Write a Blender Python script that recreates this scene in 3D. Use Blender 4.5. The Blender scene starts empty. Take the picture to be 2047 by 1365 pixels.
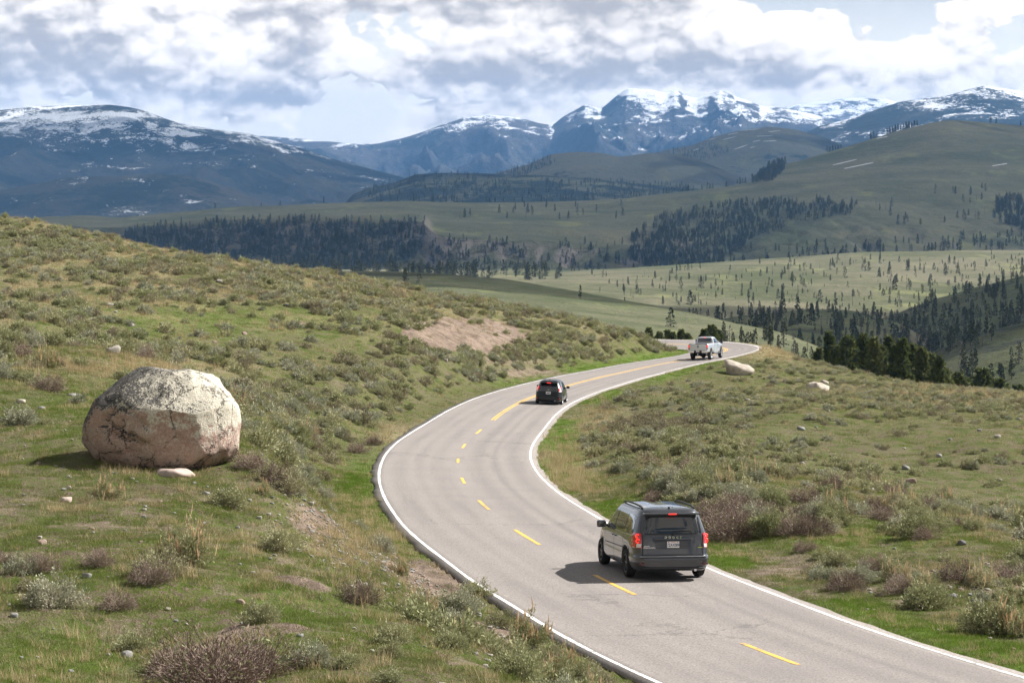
import bpy, bmesh, math, random
import numpy as np
from mathutils import Vector, Matrix
R = math.radians
random.seed(7); RNG = np.random.default_rng(7)

# ------------------------------------------------------------------ camera, world, sun
SC = bpy.context.scene
COL = SC.collection
FPX, CXP, YH = 5024.0, 1023.5, 360.0          # focal length in photo pixels, centre column, horizon row
cam_d = bpy.data.cameras.new('camera'); cam = bpy.data.objects.new('camera', cam_d); COL.objects.link(cam)
cam_d.sensor_width = 36.0; cam_d.lens = 36.0 * FPX / 2047.0
cam_d.shift_y = (YH - 682.5) / 2047.0
cam_d.clip_start = 0.5; cam_d.clip_end = 90000.0
cam.location = (0, 0, 0); cam.rotation_euler = (R(90), 0, 0)
SC.camera = cam

SUN_EL = 42.0
SUN_DIR = Vector((0.93, 0.37, math.tan(R(SUN_EL)) * math.hypot(0.93, 0.37))).normalized()   # towards the sun: right, a little beyond
SUN_AZ = math.atan2(SUN_DIR.x, SUN_DIR.y)
sun_d = bpy.data.lights.new('sun', 'SUN'); sun_d.energy = 5.0; sun_d.angle = R(0.55); sun_d.color = (1.0, 0.965, 0.92)
sun = bpy.data.objects.new('sun', sun_d); COL.objects.link(sun)
sun.rotation_euler = SUN_DIR.to_track_quat('Z', 'Y').to_euler()

SC.view_settings.view_transform = 'Standard'; SC.view_settings.look = 'None'
SC.view_settings.exposure = 1.0; SC.view_settings.gamma = 1.0
SC.render.engine = 'CYCLES'
SC.cycles.use_denoising = True
SC.cycles.max_bounces = 5; SC.cycles.diffuse_bounces = 2; SC.cycles.glossy_bounces = 3
SC.cycles.transmission_bounces = 4; SC.cycles.transparent_max_bounces = 6; SC.cycles.volume_bounces = 1
SC.cycles.sample_clamp_indirect = 4.0


class NT:
    """tiny node-tree writer"""
    def __init__(s, tree): s.t = tree; s.n = tree.nodes; s.l = tree.links
    def new(s, kind, **kw):
        n = s.n.new(kind)
        for k, v in kw.items(): setattr(n, k, v)
        return n
    def put(s, sock, v):
        if isinstance(v, bpy.types.NodeSocket): s.l.new(v, sock)
        elif v is not None:
            try: sock.default_value = v
            except Exception: sock.default_value = (v[0], v[1], v[2], 1.0) if len(v) == 3 else v[:3]
    def math(s, op, a, b=None, c=None, clamp=False):
        n = s.new('ShaderNodeMath', operation=op); n.use_clamp = clamp
        s.put(n.inputs[0], a); s.put(n.inputs[1], b); s.put(n.inputs[2], c); return n.outputs[0]
    def vmath(s, op, a, b=None, scale=None):
        n = s.new('ShaderNodeVectorMath', operation=op); s.put(n.inputs[0], a); s.put(n.inputs[1], b)
        if scale is not None: s.put(n.inputs['Scale'], scale)
        return n.outputs[1] if op in ('LENGTH', 'DOT_PRODUCT', 'DISTANCE') else n.outputs[0]
    def noise(s, vec, scale, detail=4.0, rough=0.55, dist=0.0, color=False):
        n = s.new('ShaderNodeTexNoise'); s.put(n.inputs['Vector'], vec)
        n.inputs['Scale'].default_value = scale; n.inputs['Detail'].default_value = detail
        n.inputs['Roughness'].default_value = rough; n.inputs['Distortion'].default_value = dist
        return n.outputs['Color' if color else 'Fac']
    def smooth(s, v, a, b):
        n = s.new('ShaderNodeMapRange', interpolation_type='SMOOTHSTEP')
        s.put(n.inputs['Value'], v); n.inputs['From Min'].default_value = a; n.inputs['From Max'].default_value = b
        return n.outputs['Result']
    def lin(s, v, a, b, c, d):
        n = s.new('ShaderNodeMapRange'); s.put(n.inputs['Value'], v)
        for k, x in zip(('From Min', 'From Max', 'To Min', 'To Max'), (a, b, c, d)): n.inputs[k].default_value = x
        return n.outputs['Result']
    def mix(s, f, a, b, blend='MIX'):
        n = s.new('ShaderNodeMix', data_type='RGBA', blend_type=blend)
        s.put(n.inputs[0], f); s.put(n.inputs[6], a); s.put(n.inputs[7], b); return n.outputs[2]
    def sep(s, v):
        n = s.new('ShaderNodeSeparateXYZ'); s.put(n.inputs[0], v); return n.outputs
    def comb(s, x, y, z):
        n = s.new('ShaderNodeCombineXYZ'); s.put(n.inputs[0], x); s.put(n.inputs[1], y); s.put(n.inputs[2], z); return n.outputs[0]


def px2(px, py): return ((px - CXP) / FPX, (YH - py) / FPX)

# world: physical sky behind a procedural broken cloud deck
world = bpy.data.worlds.new('World'); SC.world = world; world.use_nodes = True
T = NT(world.node_tree); T.n.clear()
sky = T.new('ShaderNodeTexSky', sky_type='NISHITA'); sky.sun_disc = False
sky.sun_elevation = R(SUN_EL); sky.sun_rotation = SUN_AZ; sky.altitude = 2000; sky.air_density = 1.0; sky.dust_density = 0.6
grp = bpy.data.node_groups.new('cloud_density', 'ShaderNodeTree')
grp.interface.new_socket('Vector', in_out='INPUT', socket_type='NodeSocketVector')
grp.interface.new_socket('Density', in_out='OUTPUT', socket_type='NodeSocketFloat')
G = NT(grp)
gi = G.new('NodeGroupInput'); go = G.new('NodeGroupOutput')
v0 = gi.outputs[0]
q = G.vmath('MULTIPLY', v0, (1.0, 1.0, 1.45))
n1 = G.noise(q, 12.0, 2.0, 0.5, 0.4)
n2 = G.noise(q, 46.0, 6.0, 0.60)
qq = G.vmath('ADD', q, G.vmath('SCALE', G.comb(n2, n1, n2), scale=0.016))
def puffs(sc):
    vor = G.new('ShaderNodeTexVoronoi', feature='F1'); G.put(vor.inputs['Vector'], qq); vor.inputs['Scale'].default_value = sc; d = vor.outputs['Distance']
    return G.math('SUBTRACT', .33, G.math('MULTIPLY', d, d))
dens = G.math('ADD', G.math('MULTIPLY', n1, 0.95), G.math('MULTIPLY', n2, 0.46))
dens = G.math('ADD', dens, G.math('ADD', G.math('MULTIPLY', puffs(36.0), .36), G.math('ADD', G.math('MULTIPLY', puffs(90.0), .24), G.math('MULTIPLY', puffs(210.0), .09))))
G.l.new(dens, go.inputs[0])
tc = T.new('ShaderNodeTexCoord'); dirv = T.vmath('NORMALIZE', tc.outputs['Generated'])
sx, sy, sz = T.sep(dirv)
BLOBS = [  # centre (photo px), half sizes, cover weight, darkness weight
    (250, 40, 420, 130, .55, 0), (570, 110, 150, 70, .45, -.3), (540, 196, 190, 22, .40, .55), (770, 120, 110, 120, -.38, 0), (840, 150, 100, 30, .40, .35), (1000, 150, 110, 34, .32, .40),
    (880, 8, 220, 24, .35, .45), (1480, 70, 260, 60, .40, -.25), (1250, 90, 260, 100, .25, .25), (1800, 120, 330, 80, .45, -.05), (1900, 60, 140, 60, .25, -.2),
    (1765, 42, 60, 36, -.55, 0), (2000, 75, 45, 42, -.60, 0), (1600, 10, 80, 20, -.35, .1), (1560, 118, 130, 14, -.30, .25), (1500, 190, 600, 22, -.25, -.2),
    (150, 140, 330, 34, .25, .42), (60, 60, 90, 70, .2, .42), (590, 95, 70, 34, .3, .75), (1350, 150, 300, 40, .2, .30), (1850, 165, 300, 26, .25, .30), (1150, 40, 120, 40, .2, .3)]
cv = None; dk = None
for (cx, cy, a, b, wt, dw) in BLOBS:
    u, v = px2(cx, cy)
    e = T.vmath('MULTIPLY', T.vmath('SUBTRACT', dirv, (u, 1, v)), (FPX / a, .35, FPX / b))
    g_ = T.math('EXPONENT', T.math('MULTIPLY', T.vmath('DOT_PRODUCT', e, e), -0.8))
    cv = T.math('MULTIPLY', g_, wt) if cv is None else T.math('MULTIPLY_ADD', g_, wt, cv)
    if dw: dk = T.math('MULTIPLY', g_, dw) if dk is None else T.math('MULTIPLY_ADD', g_, dw, dk)
def cloud(off):
    n = T.new('ShaderNodeGroup'); n.node_tree = grp; T.put(n.inputs[0], T.vmath('ADD', dirv, off)); return n.outputs[0]
d0 = cloud((0, 0, 0)); d1 = cloud((0.0017, 0, 0.0036))
d2 = cloud((0.0050, 0, 0.0115))
relief = T.math('SUBTRACT', d0, d1); relief2 = T.math('SUBTRACT', d0, d2)
dd = T.math('MULTIPLY_ADD', cv, .60, d0)
cover = T.smooth(dd, 0.66, 0.72)
shade = T.math('ADD', T.math('MULTIPLY_ADD', relief, -2.1, T.math('MULTIPLY', relief2, -1.15)), T.math('ADD', T.math('MULTIPLY', dk, .95), T.math('MULTIPLY', T.math('SUBTRACT', dd, 1.0), .75)))
dark = T.smooth(shade, -0.42, 0.70)
ccol = T.mix(dark, (1.17, 1.09, 1.00), (0.45, 0.43, 0.43))
veil = T.smooth(sz, 0.11, 0.035)
wisp = T.smooth(d0, .55, .80)
skyc = T.mix(T.math('MULTIPLY', veil, T.lin(cv, -.45, -.25, .15, .97)), (0.15, 0.24, 0.37), T.mix(wisp, (1.02, 0.96, 0.88), (1.14, 1.07, 0.98)))
lowb = T.lin(sz, 0.08, 0.40, 1.0, 0.38)
CLOUD = T.math('MULTIPLY', lowb, 0.72)
bgc = T.new('ShaderNodeBackground'); T.put(bgc.inputs[0], ccol); T.put(bgc.inputs[1], CLOUD)
bgv = T.new('ShaderNodeBackground'); T.put(bgv.inputs[0], skyc); T.put(bgv.inputs[1], CLOUD)
bgs = T.new('ShaderNodeBackground'); T.put(bgs.inputs[0], sky.outputs[0]); bgs.inputs[1].default_value = 0.10
m0 = T.new('ShaderNodeMixShader'); m0.inputs[0].default_value = 0.88; T.l.new(bgs.outputs[0], m0.inputs[1]); T.l.new(bgv.outputs[0], m0.inputs[2])
m1 = T.new('ShaderNodeMixShader'); T.put(m1.inputs[0], cover); T.l.new(m0.outputs[0], m1.inputs[1]); T.l.new(bgc.outputs[0], m1.inputs[2])
world.cycles.sampling_method = 'MANUAL'; world.cycles.sample_map_resolution = 256
wo = T.new('ShaderNodeOutputWorld'); T.l.new(m1.outputs[0], wo.inputs[0])

# ------------------------------------------------------------------ helpers
def tag(o, label=None, cat=None, group=None, kind=None):
    if label: o['label'] = label
    if cat: o['category'] = cat
    if group: o['group'] = group
    if kind: o['kind'] = kind
    return o

def add_obj(name, me, parent=None, mat=None):
    o = bpy.data.objects.new(name, me); COL.objects.link(o)
    if mat is not None and not me.materials: me.materials.append(mat)
    if parent is not None: o.parent = parent
    return o

def np_mesh(name, V, F, mat=None, smooth=True):
    """V (n,3); F (m,k) equal-sized faces, or a list of such arrays"""
    me = bpy.data.meshes.new(name)
    Fs = F if isinstance(F, list) and isinstance(F[0], np.ndarray) else [np.array(F)]
    Fs = [np.asarray(f) for f in Fs if len(f)]
    V = np.asarray(V, dtype=np.float32)
    tot = np.concatenate([np.full(len(f), f.shape[1]) for f in Fs]); idx = np.concatenate([f.ravel() for f in Fs])
    me.vertices.add(len(V)); me.vertices.foreach_set('co', V.ravel())
    me.loops.add(len(idx)); me.loops.foreach_set('vertex_index', idx.astype(np.int32))
    me.polygons.add(len(tot)); me.polygons.foreach_set('loop_start', np.r_[0, np.cumsum(tot)[:-1]].astype(np.int32))
    me.polygons.foreach_set('use_smooth', np.full(len(tot), smooth))
    me.update(calc_edges=True); me.validate()
    if mat: me.materials.append(mat)
    return me

def grid_faces(nr, nc):
    a = np.arange(nr * nc).reshape(nr, nc)
    return np.stack([a[:-1, :-1], a[:-1, 1:], a[1:, 1:], a[1:, :-1]], -1).reshape(-1, 4)

def empty(name, loc=(0, 0, 0), rot=(0, 0, 0)):
    o = bpy.data.objects.new(name, None); COL.objects.link(o); o.location = loc; o.rotation_euler = rot; o.empty_display_size = 0.2
    return o

def copy_tree(o, parent=None):
    c = o.copy(); COL.objects.link(c); c.parent = parent
    for ch in o.children: copy_tree(ch, c)
    return c

# value noise in numpy
def _h(ix, iy, seed):
    n = (ix.astype(np.int64) * 374761393 + iy.astype(np.int64) * 668265263 + seed * 974711) & 0xffffffff
    n = ((n ^ (n >> 13)) * 1274126177) & 0xffffffff
    return ((n ^ (n >> 16)) & 0xffff) / 65535.0
def vnoise(x, y, seed=0):
    ix = np.floor(x); iy = np.floor(y); fx = x - ix; fy = y - iy
    fx = fx * fx * fx * (fx * (fx * 6 - 15) + 10); fy = fy * fy * fy * (fy * (fy * 6 - 15) + 10)
    a = _h(ix, iy, seed); b = _h(ix + 1, iy, seed); c = _h(ix, iy + 1, seed); d = _h(ix + 1, iy + 1, seed)
    return a + (b - a) * fx + (c - a) * fy + (a - b - c + d) * fx * fy
def fbm(x, y, octv=5, seed=0, gain=0.5, ridged=False):
    s = 0; a = 1.0; t = 0
    for k in range(octv):
        n = vnoise(x, y, seed + k * 17)
        if ridged: n = 1 - abs(2 * n - 1); n = n * n
        s = s + a * n; t += a; a *= gain
        x, y = 1.93 * x + 0.6 * y + 3.1, 1.93 * y - 0.6 * x + 1.7
    return s / t
def sstep(a, b, x):
    t = np.clip((x - a) / (b - a), 0, 1); return t * t * (3 - 2 * t)
def W(px, py, Z): return ((px - CXP) / FPX * Z, Z, -(py - YH) / FPX * Z)
def toP(X, Y, Zh): return CXP + FPX * X / Y, YH - FPX * Zh / Y

# ------------------------------------------------------------------ materials
MATS = {}
def mat(name, col=(0.5, 0.5, 0.5), rough=0.6, metal=0.0, spec=0.5, coat=0.0, emit=None, es=1.0, vary=0.0, vscale=8.0):
    if name in MATS: return MATS[name]
    m = bpy.data.materials.new(name); m.use_nodes = True; t = NT(m.node_tree); p = t.n['Principled BSDF']
    p.inputs['Base Color'].default_value = (*col, 1); p.inputs['Roughness'].default_value = rough
    p.inputs['Metallic'].default_value = metal; p.inputs['Specular IOR Level'].default_value = spec
    p.inputs['Coat Weight'].default_value = coat; p.inputs['Coat Roughness'].default_value = 0.04
    if emit: p.inputs['Emission Color'].default_value = (*emit, 1); p.inputs['Emission Strength'].default_value = es
    if vary:
        tc_ = t.new('ShaderNodeTexCoord'); n = t.noise(tc_.outputs['Object'], vscale, 5, 0.6)
        t.put(p.inputs['Base Color'], t.mix(t.smooth(n, 0.35, 0.7), tuple(c * (1 - vary) for c in col), tuple(min(1, c * (1 + vary)) for c in col)))
        t.put(p.inputs['Roughness'], t.lin(n, 0.3, 0.7, max(0, rough - 0.08), min(1, rough + 0.08)))
    MATS[name] = m; return m

def leafmat(name, c1, c2, c3=None, rough=0.75, trans=0.25, pos_scale=0.05):
    """foliage: colour from the instance's random number, with position-driven drift"""
    m = bpy.data.materials.new(name); m.use_nodes = True; t = NT(m.node_tree); p = t.n['Principled BSDF']
    oi = t.new('ShaderNodeObjectInfo'); g = t.new('ShaderNodeNewGeometry')
    c = t.mix(oi.outputs['Random'], c1, c2)
    if c3:
        n = t.noise(g.outputs['Position'], pos_scale, 4, 0.6)
        c = t.mix(t.smooth(n, 0.45, 0.62), c, c3)
    n2 = t.noise(g.outputs['Position'], 3.0, 3, 0.6)
    c = t.mix(1.0, c, t.comb(*(t.lin(n2, 0.25, 0.75, 0.78, 1.22),) * 3), 'MULTIPLY')
    t.put(p.inputs['Base Color'], c); p.inputs['Roughness'].default_value = rough; p.inputs['Specular IOR Level'].default_value = 0.2
    if trans:
        tr = t.new('ShaderNodeBsdfTranslucent'); t.put(tr.inputs[0], c); mx = t.new('ShaderNodeMixShader'); mx.inputs[0].default_value = trans
        t.l.new(p.outputs[0], mx.inputs[1]); t.l.new(tr.outputs[0], mx.inputs[2]); t.l.new(mx.outputs[0], t.n['Material Output'].inputs[0])
    MATS[name] = m; return m

# ------------------------------------------------------------------ the road's line (fitted to the photograph's edge lines)
RD = [(8.9, 36.0, -8.72, 0), (7.3, 41.9, -8.97, -.003), (5.5, 47.7, -9.22, -.007), (4.2, 52.6, -9.43, -.010), (3.2, 57.5, -9.66, -.012), (2.2, 62.4, -9.88, -.014), (1.4, 67.3, -10.12, -.016), (0.6, 72.2, -10.36, -.019),
      (-.1, 77.2, -10.61, -.021), (-.65, 82.2, -10.86, -.024), (-1.13, 87.1, -11.12, -.027), (-1.54, 92.1, -11.38, -.030), (-1.88, 97.1, -11.63, -.033), (-2.13, 102.1, -11.89, -.036),
      (-2.30, 107.1, -12.14, -.038), (-2.40, 112.1, -12.38, -.040), (-2.40, 117.1, -12.63, -.041), (-2.31, 122.1, -12.86, -.042), (-2.12, 127.1, -13.09, -.042), (-1.87, 132.1, -13.31, -.042),
      (-1.58, 137.1, -13.52, -.042), (-1.29, 142.1, -13.72, -.041), (-.99, 147.1, -13.92, -.040), (-.66, 152.1, -14.11, -.039), (-.27, 157.0, -14.30, -.037), (.2, 162.0, -14.48, -.036),
      (.77, 167.0, -14.65, -.035), (1.44, 171.9, -14.82, -.033), (2.23, 176.9, -14.98, -.031), (3.12, 181.8, -15.14, -.029), (4.07, 186.7, -15.29, -.027), (5.1, 191.6, -15.44, -.023),
      (6.18, 196.5, -15.59, -.019), (7.28, 201.4, -15.74, -.014), (8.5, 206.2, -15.90, -.008), (9.7, 211.1, -16.05, -.001), (10.9, 215.9, -16.2, .006),
      (13.4, 224.4, -16.40, .018), (16.2, 232.6, -16.60, .03), (18.9, 240.5, -16.76, .045), (20.8, 247, -16.86, .055), (21.5, 252, -16.94, .062), (20.7, 257, -17.0, .066),
      (17.8, 261, -17.05, .068), (13, 263, -17.1, .068), (7, 263.6, -17.15, .06), (0, 262, -17.25, .05), (-8, 259, -17.4, .04), (-20, 254, -17.6, .04)]
RD = [(18.5, 8, -7.6, 0), (15.2, 18, -8.0, 0), (12.0, 27, -8.35, 0)] + RD
RD = np.array(RD)
def catmull(P, step=0.5):
    P = np.vstack([2 * P[0] - P[1], P, 2 * P[-1] - P[-2]]); out = []
    for i in range(1, len(P) - 2):
        n = max(2, int(np.hypot(*(P[i + 1, :2] - P[i, :2])) / step)); t = (np.arange(n) / n)[:, None]
        a, b, c, d = P[i - 1:i + 3]
        out.append(0.5 * (2 * b + (c - a) * t + (2 * a - 5 * b + 4 * c - d) * t ** 2 + (3 * b - a - 3 * c + d) * t ** 3))
    return np.vstack(out + [P[-2][None]])
RC = catmull(RD)
for _ in range(12): RC[1:-1] = (RC[:-2] + 2 * RC[1:-1] + RC[2:]) / 4
RS = np.r_[0, np.cumsum(np.hypot(np.diff(RC[:, 0]), np.diff(RC[:, 1])))]
_n = int(RS[-1] / 0.5); _s = np.linspace(0, RS[-1], _n)
RC = np.stack([np.interp(_s, RS, RC[:, k]) for k in range(4)], 1); RS = _s
RT = np.gradient(RC[:, :2], axis=0); RT /= np.linalg.norm(RT, axis=1)[:, None]
RN = np.stack([RT[:, 1], -RT[:, 0]], 1)          # to the right of travel
HALF = 3.25                                        # centre to edge line
def road_at(s, d=0.0, up=0.0):
    x, y, z, b = (np.interp(s, RS, RC[:, k]) for k in range(4)); nx, ny = np.interp(s, RS, RN[:, 0]), np.interp(s, RS, RN[:, 1])
    return np.stack([x + nx * d, y + ny * d, z + b * d + up], -1)
def s_of(Y): return float(np.interp(Y, RC[:int(len(RC) * .8), 1], RS[:int(len(RC) * .8)]))
def road_dist(X, Y):
    X = np.asarray(X, float); Y = np.asarray(Y, float); sh = X.shape; X = X.ravel(); Y = Y.ravel()
    D = np.empty(len(X)); I = np.empty(len(X), int)
    C2 = RC[::2, :2]
    for k in range(0, len(X), 20000):
        d2 = (X[k:k + 20000, None] - C2[:, 0]) ** 2 + (Y[k:k + 20000, None] - C2[:, 1]) ** 2
        j = d2.argmin(1) * 2; I[k:k + 20000] = j
        D[k:k + 20000] = (X[k:k + 20000] - RC[j, 0]) * RN[j, 0] + (Y[k:k + 20000] - RC[j, 1]) * RN[j, 1]
        far = d2.min(1) > 400; D[k:k + 20000][far] = np.sign(D[k:k + 20000][far]) * np.sqrt(d2.min(1)[far])
    return D.reshape(sh), I.reshape(sh)

# ------------------------------------------------------------------ near terrain: smooth surface through surveyed points
CP = [W(*p) for p in [
    (0, 1365, 36), (500, 1365, 37), (900, 1365, 38.5), (1000, 1300, 42), (0, 1150, 45.5), (500, 1150, 46), (700, 1150, 48), (850, 1180, 50.5), (980, 1250, 47),
    (-400, 1150, 46), (-400, 940, 60), (0, 940, 61), (300, 945, 61), (600, 965, 61), (650, 1010, 59), (600, 900, 76), (700, 985, 78), (690, 950, 92),
    (-400, 690, 102), (0, 690, 101), (200, 702, 101), (400, 765, 96), (520, 850, 88), (50, 800, 79), (470, 880, 70),
    (250, 735, 122), (0, 700, 122), (500, 790, 126), (700, 865, 117), (0, 660, 138), (100, 640, 145), (0, 600, 168), (0, 520, 205), (-400, 500, 205), (-400, 390, 250), (0, 436, 246), (150, 464, 246), (300, 491, 246), (450, 516, 246),
    (600, 540, 245), (740, 562, 244), (850, 583, 243), (1000, 610, 242), (1150, 638, 243), (1250, 660, 245), (1320, 684, 248),
    (930, 640, 207), (930, 695, 193), (700, 700, 165), (700, 600, 208), (700, 790, 141), (500, 620, 182), (500, 700, 152), (300, 600, 178), (300, 680, 147), (1080, 700, 212), (1200, 690, 227), (850, 760, 160), (800, 640, 192),
    (1500, 1120, 65), (1800, 1170, 59), (2047, 1230, 55), (2200, 1290, 50), (2047, 1110, 67), (1800, 1050, 73), (1500, 1000, 81), (1400, 945, 89), (1300, 960, 88),
    (2047, 1055, 94), (2047, 900, 122), (1800, 935, 112), (1700, 850, 133), (1500, 850, 133), (1300, 900, 110), (1250, 840, 142), (1400, 785, 175), (1600, 800, 166), (1800, 810, 168), (2300, 900, 125), (2300, 1100, 70),
    (1300, 790, 180), (1500, 745, 208), (2047, 796, 192), (1900, 774, 207), (1750, 752, 222), (1640, 733, 236), (1570, 715, 248), (2300, 830, 185), (1620, 770, 205)]]
CP += [(0, 3, -1.9), (-8, 5, -1.6), (8, 8, -4.8), (-9, 18, -4.5), (0, 20, -5.2), (6, 18, -7.2), (-20, 30, -5.2), (-30, 60, -4.5), (20, 20, -8.0), (25, 45, -9.6), (30, 70, -10.8), (45, 100, -15),
       (-40, 100, -4.5), (-60, 150, -4), (-90, 250, 3), (60, 190, -19), (60, 130, -17),
       (-50, 290, -8), (-25, 285, -13), (0, 285, -19), (20, 285, -21), (40, 260, -24), (60, 250, -30), (25, 330, -31), (0, 330, -27), (-50, 330, -17), (60, 330, -42), (-100, 330, -8), (100, 330, -50), (100, 200, -30), (100, 100, -20), (-100, 100, 2), (-100, 20, 4), (100, 20, -12)]
CP = np.array(CP)
def tps_fit(P, lam=2.0, sc=(1.0, 0.62)):
    A = P[:, :2] * sc; n = len(A)
    r = np.sqrt(((A[:, None] - A) ** 2).sum(2)) + 1e-9
    K = r ** 2 * np.log(r) + lam * np.eye(n); Q = np.c_[np.ones(n), A]
    M = np.block([[K, Q], [Q.T, np.zeros((3, 3))]])
    return A, np.linalg.solve(M, np.r_[P[:, 2], 0, 0, 0]), np.array(sc)
_A, _w, _sc = tps_fit(CP)
def tps(X, Y):
    sh = X.shape; q = np.c_[X.ravel(), Y.ravel()] * _sc; out = np.empty(len(q))
    for k in range(0, len(q), 20000):
        r = np.sqrt(((q[k:k + 20000, None] - _A) ** 2).sum(2)) + 1e-9
        out[k:k + 20000] = (r ** 2 * np.log(r)) @ _w[:-3] + np.c_[np.ones(len(r)), q[k:k + 20000]] @ _w[-3:]
    return out.reshape(sh)
tu = np.r_[np.linspace(-1.6, -0.29, 60)[:-1], np.linspace(-0.29, 0.29, 540), np.linspace(0.29, 1.6, 60)[1:]]
ty = np.r_[np.linspace(1.5, 26, 26)[:-1], np.exp(np.linspace(math.log(26), math.log(340), 560))]
TU, TY = np.meshgrid(tu, ty); TX = TU * TY
# fine-scale hummocks
rough_n = (fbm(TX / 2.6, TY / 2.6, 4, 3) - .5) * 0.34 + (fbm(TX / 9, TY / 11, 3, 9) - .5) * 0.9 + (fbm(TX / .55, TY / .55, 3, 29) - .5) * 0.10
TD, TI = road_dist(TX, TY)
base = tps(TX, TY)
ad = np.abs(TD)
nat = base + rough_n * (0.25 + 0.75 * sstep(4, 9, ad))
dc = np.clip(TD, -3.75, 3.75)
hr = RC[TI, 2] + RC[TI, 3] * dc
wl = np.where(TD < 0, 5.0, 4.2)
k = sstep(0, 1, (ad - 3.78) / wl)
ditch = -0.14 * np.exp(-((ad - 6.0) / 0.9) ** 2)
TZ = np.where(ad < 3.78, hr - 0.05, (hr - 0.008) * (1 - k) + nat * k + ditch * (1 - k))
# scarp on the hillside and two burrow mounds
PX, PY = toP(TX, TY, TZ)
def gz(X, Y):
    X = np.asarray(X, float); Y = np.asarray(Y, float)
    a = np.interp(X / Y, tu, np.arange(len(tu))); b = np.interp(Y, ty, np.arange(len(ty)))
    i = np.clip(a.astype(int), 0, len(tu) - 2); j = np.clip(b.astype(int), 0, len(ty) - 2); fa, fb = a - i, b - j
    return (TZ[j, i] * (1 - fa) + TZ[j, i + 1] * fa) * (1 - fb) + (TZ[j + 1, i] * (1 - fa) + TZ[j + 1, i + 1] * fa) * fb
def on_ground(px, py, near=True):
    """first point of the near ground seen at photo pixel (px, py)"""
    Y = ty; X = (px - CXP) / FPX * Y; z = gz(X, Y); yy = YH - FPX * z / Y
    best = None
    hit = np.where((yy[:-1] >= py) & (yy[1:] < py) & (Y[:-1] > 27))[0]
    if len(hit) == 0: return None
    i = hit[0]; t = (yy[i] - py) / (yy[i] - yy[i + 1]); Yh = Y[i] + t * (Y[i + 1] - Y[i]); Xh = (px - CXP) / FPX * Yh
    return np.array([Xh, Yh, float(gz(Xh, Yh))])
def blob(px, py, cx, cy, a, b): return np.exp(-(((px - cx) / a) ** 2 + ((py - cy) / b) ** 2))
def dome(X, Y, c, r, h):
    return h * np.exp(-(((X - c[0]) ** 2 + (Y - c[1]) ** 2) / r ** 2))
burrows = []
for (bx, by, r_, h_) in ((530, 1272, .75, .22), (600, 1170, .5, .16), (940, 1255, .6, .15)):
    c = on_ground(bx, by)
    if c is not None: burrows.append((c, r_)); TZ += dome(TX, TY, c, r_, h_)
# colour masks, laid out on the ground: soil, lush verge grass, dry grass, sage tint
WXo = TX; ns = fbm(TX / 3.2, TY / 4.5, 5, 41)
soil = 1.15 * sstep(1.25, .80, ((PX - 930) / 118) ** 2 + ((PY - 668) / 36) ** 2 + (fbm(TX / 2.5, TY / 6, 4, 5) - .5) * 1.6)
soil = np.maximum(soil, .5 * blob(PX, PY, 1010, 720, 130, 22)) ; soil = np.maximum(soil, .6 * blob(PX, PY, 600, 648, 40, 9)); soil = np.maximum(soil, .55 * blob(PX, PY, 720, 760, 90, 40) * sstep(.5, .6, ns))
soil = np.maximum(soil, .55 * blob(PX, PY, 1050, 745, 130, 18))
for c, r_ in burrows: soil = np.maximum(soil, np.exp(-(((TX - c[0]) ** 2 + (TY - c[1]) ** 2) / (r_ * 1.15) ** 2) ** 2))
soil = np.maximum(soil, .8 * blob(PX, PY, 640, 1040, 80, 60) * sstep(.42, .55, ns)); soil = np.maximum(soil, .9 * blob(PX, PY, 830, 1160, 150, 60) * sstep(.40, .55, ns)); soil = np.maximum(soil, .8 * blob(PX, PY, 1000, 1275, 70, 40) * sstep(.38, .5, ns))
soil = np.maximum(soil, .7 * blob(PX, PY, 1900, 1170, 180, 50) * sstep(.47, .58, ns)); soil = np.maximum(soil, .6 * blob(PX, PY, 1560, 1130, 130, 40) * sstep(.47, .58, ns))
soil = np.maximum(soil, .42 * sstep(.57, .66, fbm(TX / .9, TY / 1.5, 4, 611)) * (TY < 75)); soil = np.maximum(soil, .30 * sstep(1380, 1560, PX) * sstep(790, 850, PY) * sstep(1100, 1020, PY) * sstep(.35, .6, ns))
vw = 1.0 + 1.1 * fbm(TY / 9, TX / 9, 2, 77)
lush = np.exp(-((ad - 4.3) / (0.75 * vw)) ** 2) * np.where(TD < 0, np.where(TY < 100, sstep(60, 75, TY), sstep(178, 190, TY)), sstep(232, 222, TY)) * sstep(.30, .5, fbm(TX / 4, TY / 7, 3, 91))
lush = np.maximum(lush, .9 * blob(PX, PY, 725, 975, 40, 60)); lush = np.maximum(lush, .8 * blob(PX, PY, 80, 1330, 190, 70)); lush = np.maximum(lush, .45 * blob(PX, PY, 150, 820, 200, 60)); lush = np.maximum(lush, .45 * blob(PX, PY, 420, 1240, 420, 70) * sstep(.4, .6, ns))
lush = np.maximum(lush, .45 * blob(PX, PY, 400, 640, 300, 35)); lush = np.maximum(lush, .6 * blob(PX, PY, 1700, 1075, 220, 26))
dry = .9 * np.maximum(blob(PX, PY, 1120, 935, 70, 45), blob(PX, PY, 1545, 705, 60, 16)); dry = np.maximum(dry, .6 * blob(PX, PY, 1200, 850, 60, 30))
dry = np.maximum(dry, .75 * sstep(268, 273, TY) ); dry = np.maximum(dry, .6 * blob(PX, PY, 790, 870, 60, 24)); dry = np.maximum(dry, .55 * blob(PX, PY, 300, 735, 240, 22)); dry = np.maximum(dry, .5 * sstep(730, 600, PY) * sstep(.4, .6, ns) * (PX < 1400)); dry = np.maximum(dry, .5 * blob(PX, PY, 1850, 790, 260, 22))
dry = np.maximum(dry, .35 * blob(PX, PY, 700, 1080, 160, 60))
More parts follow.
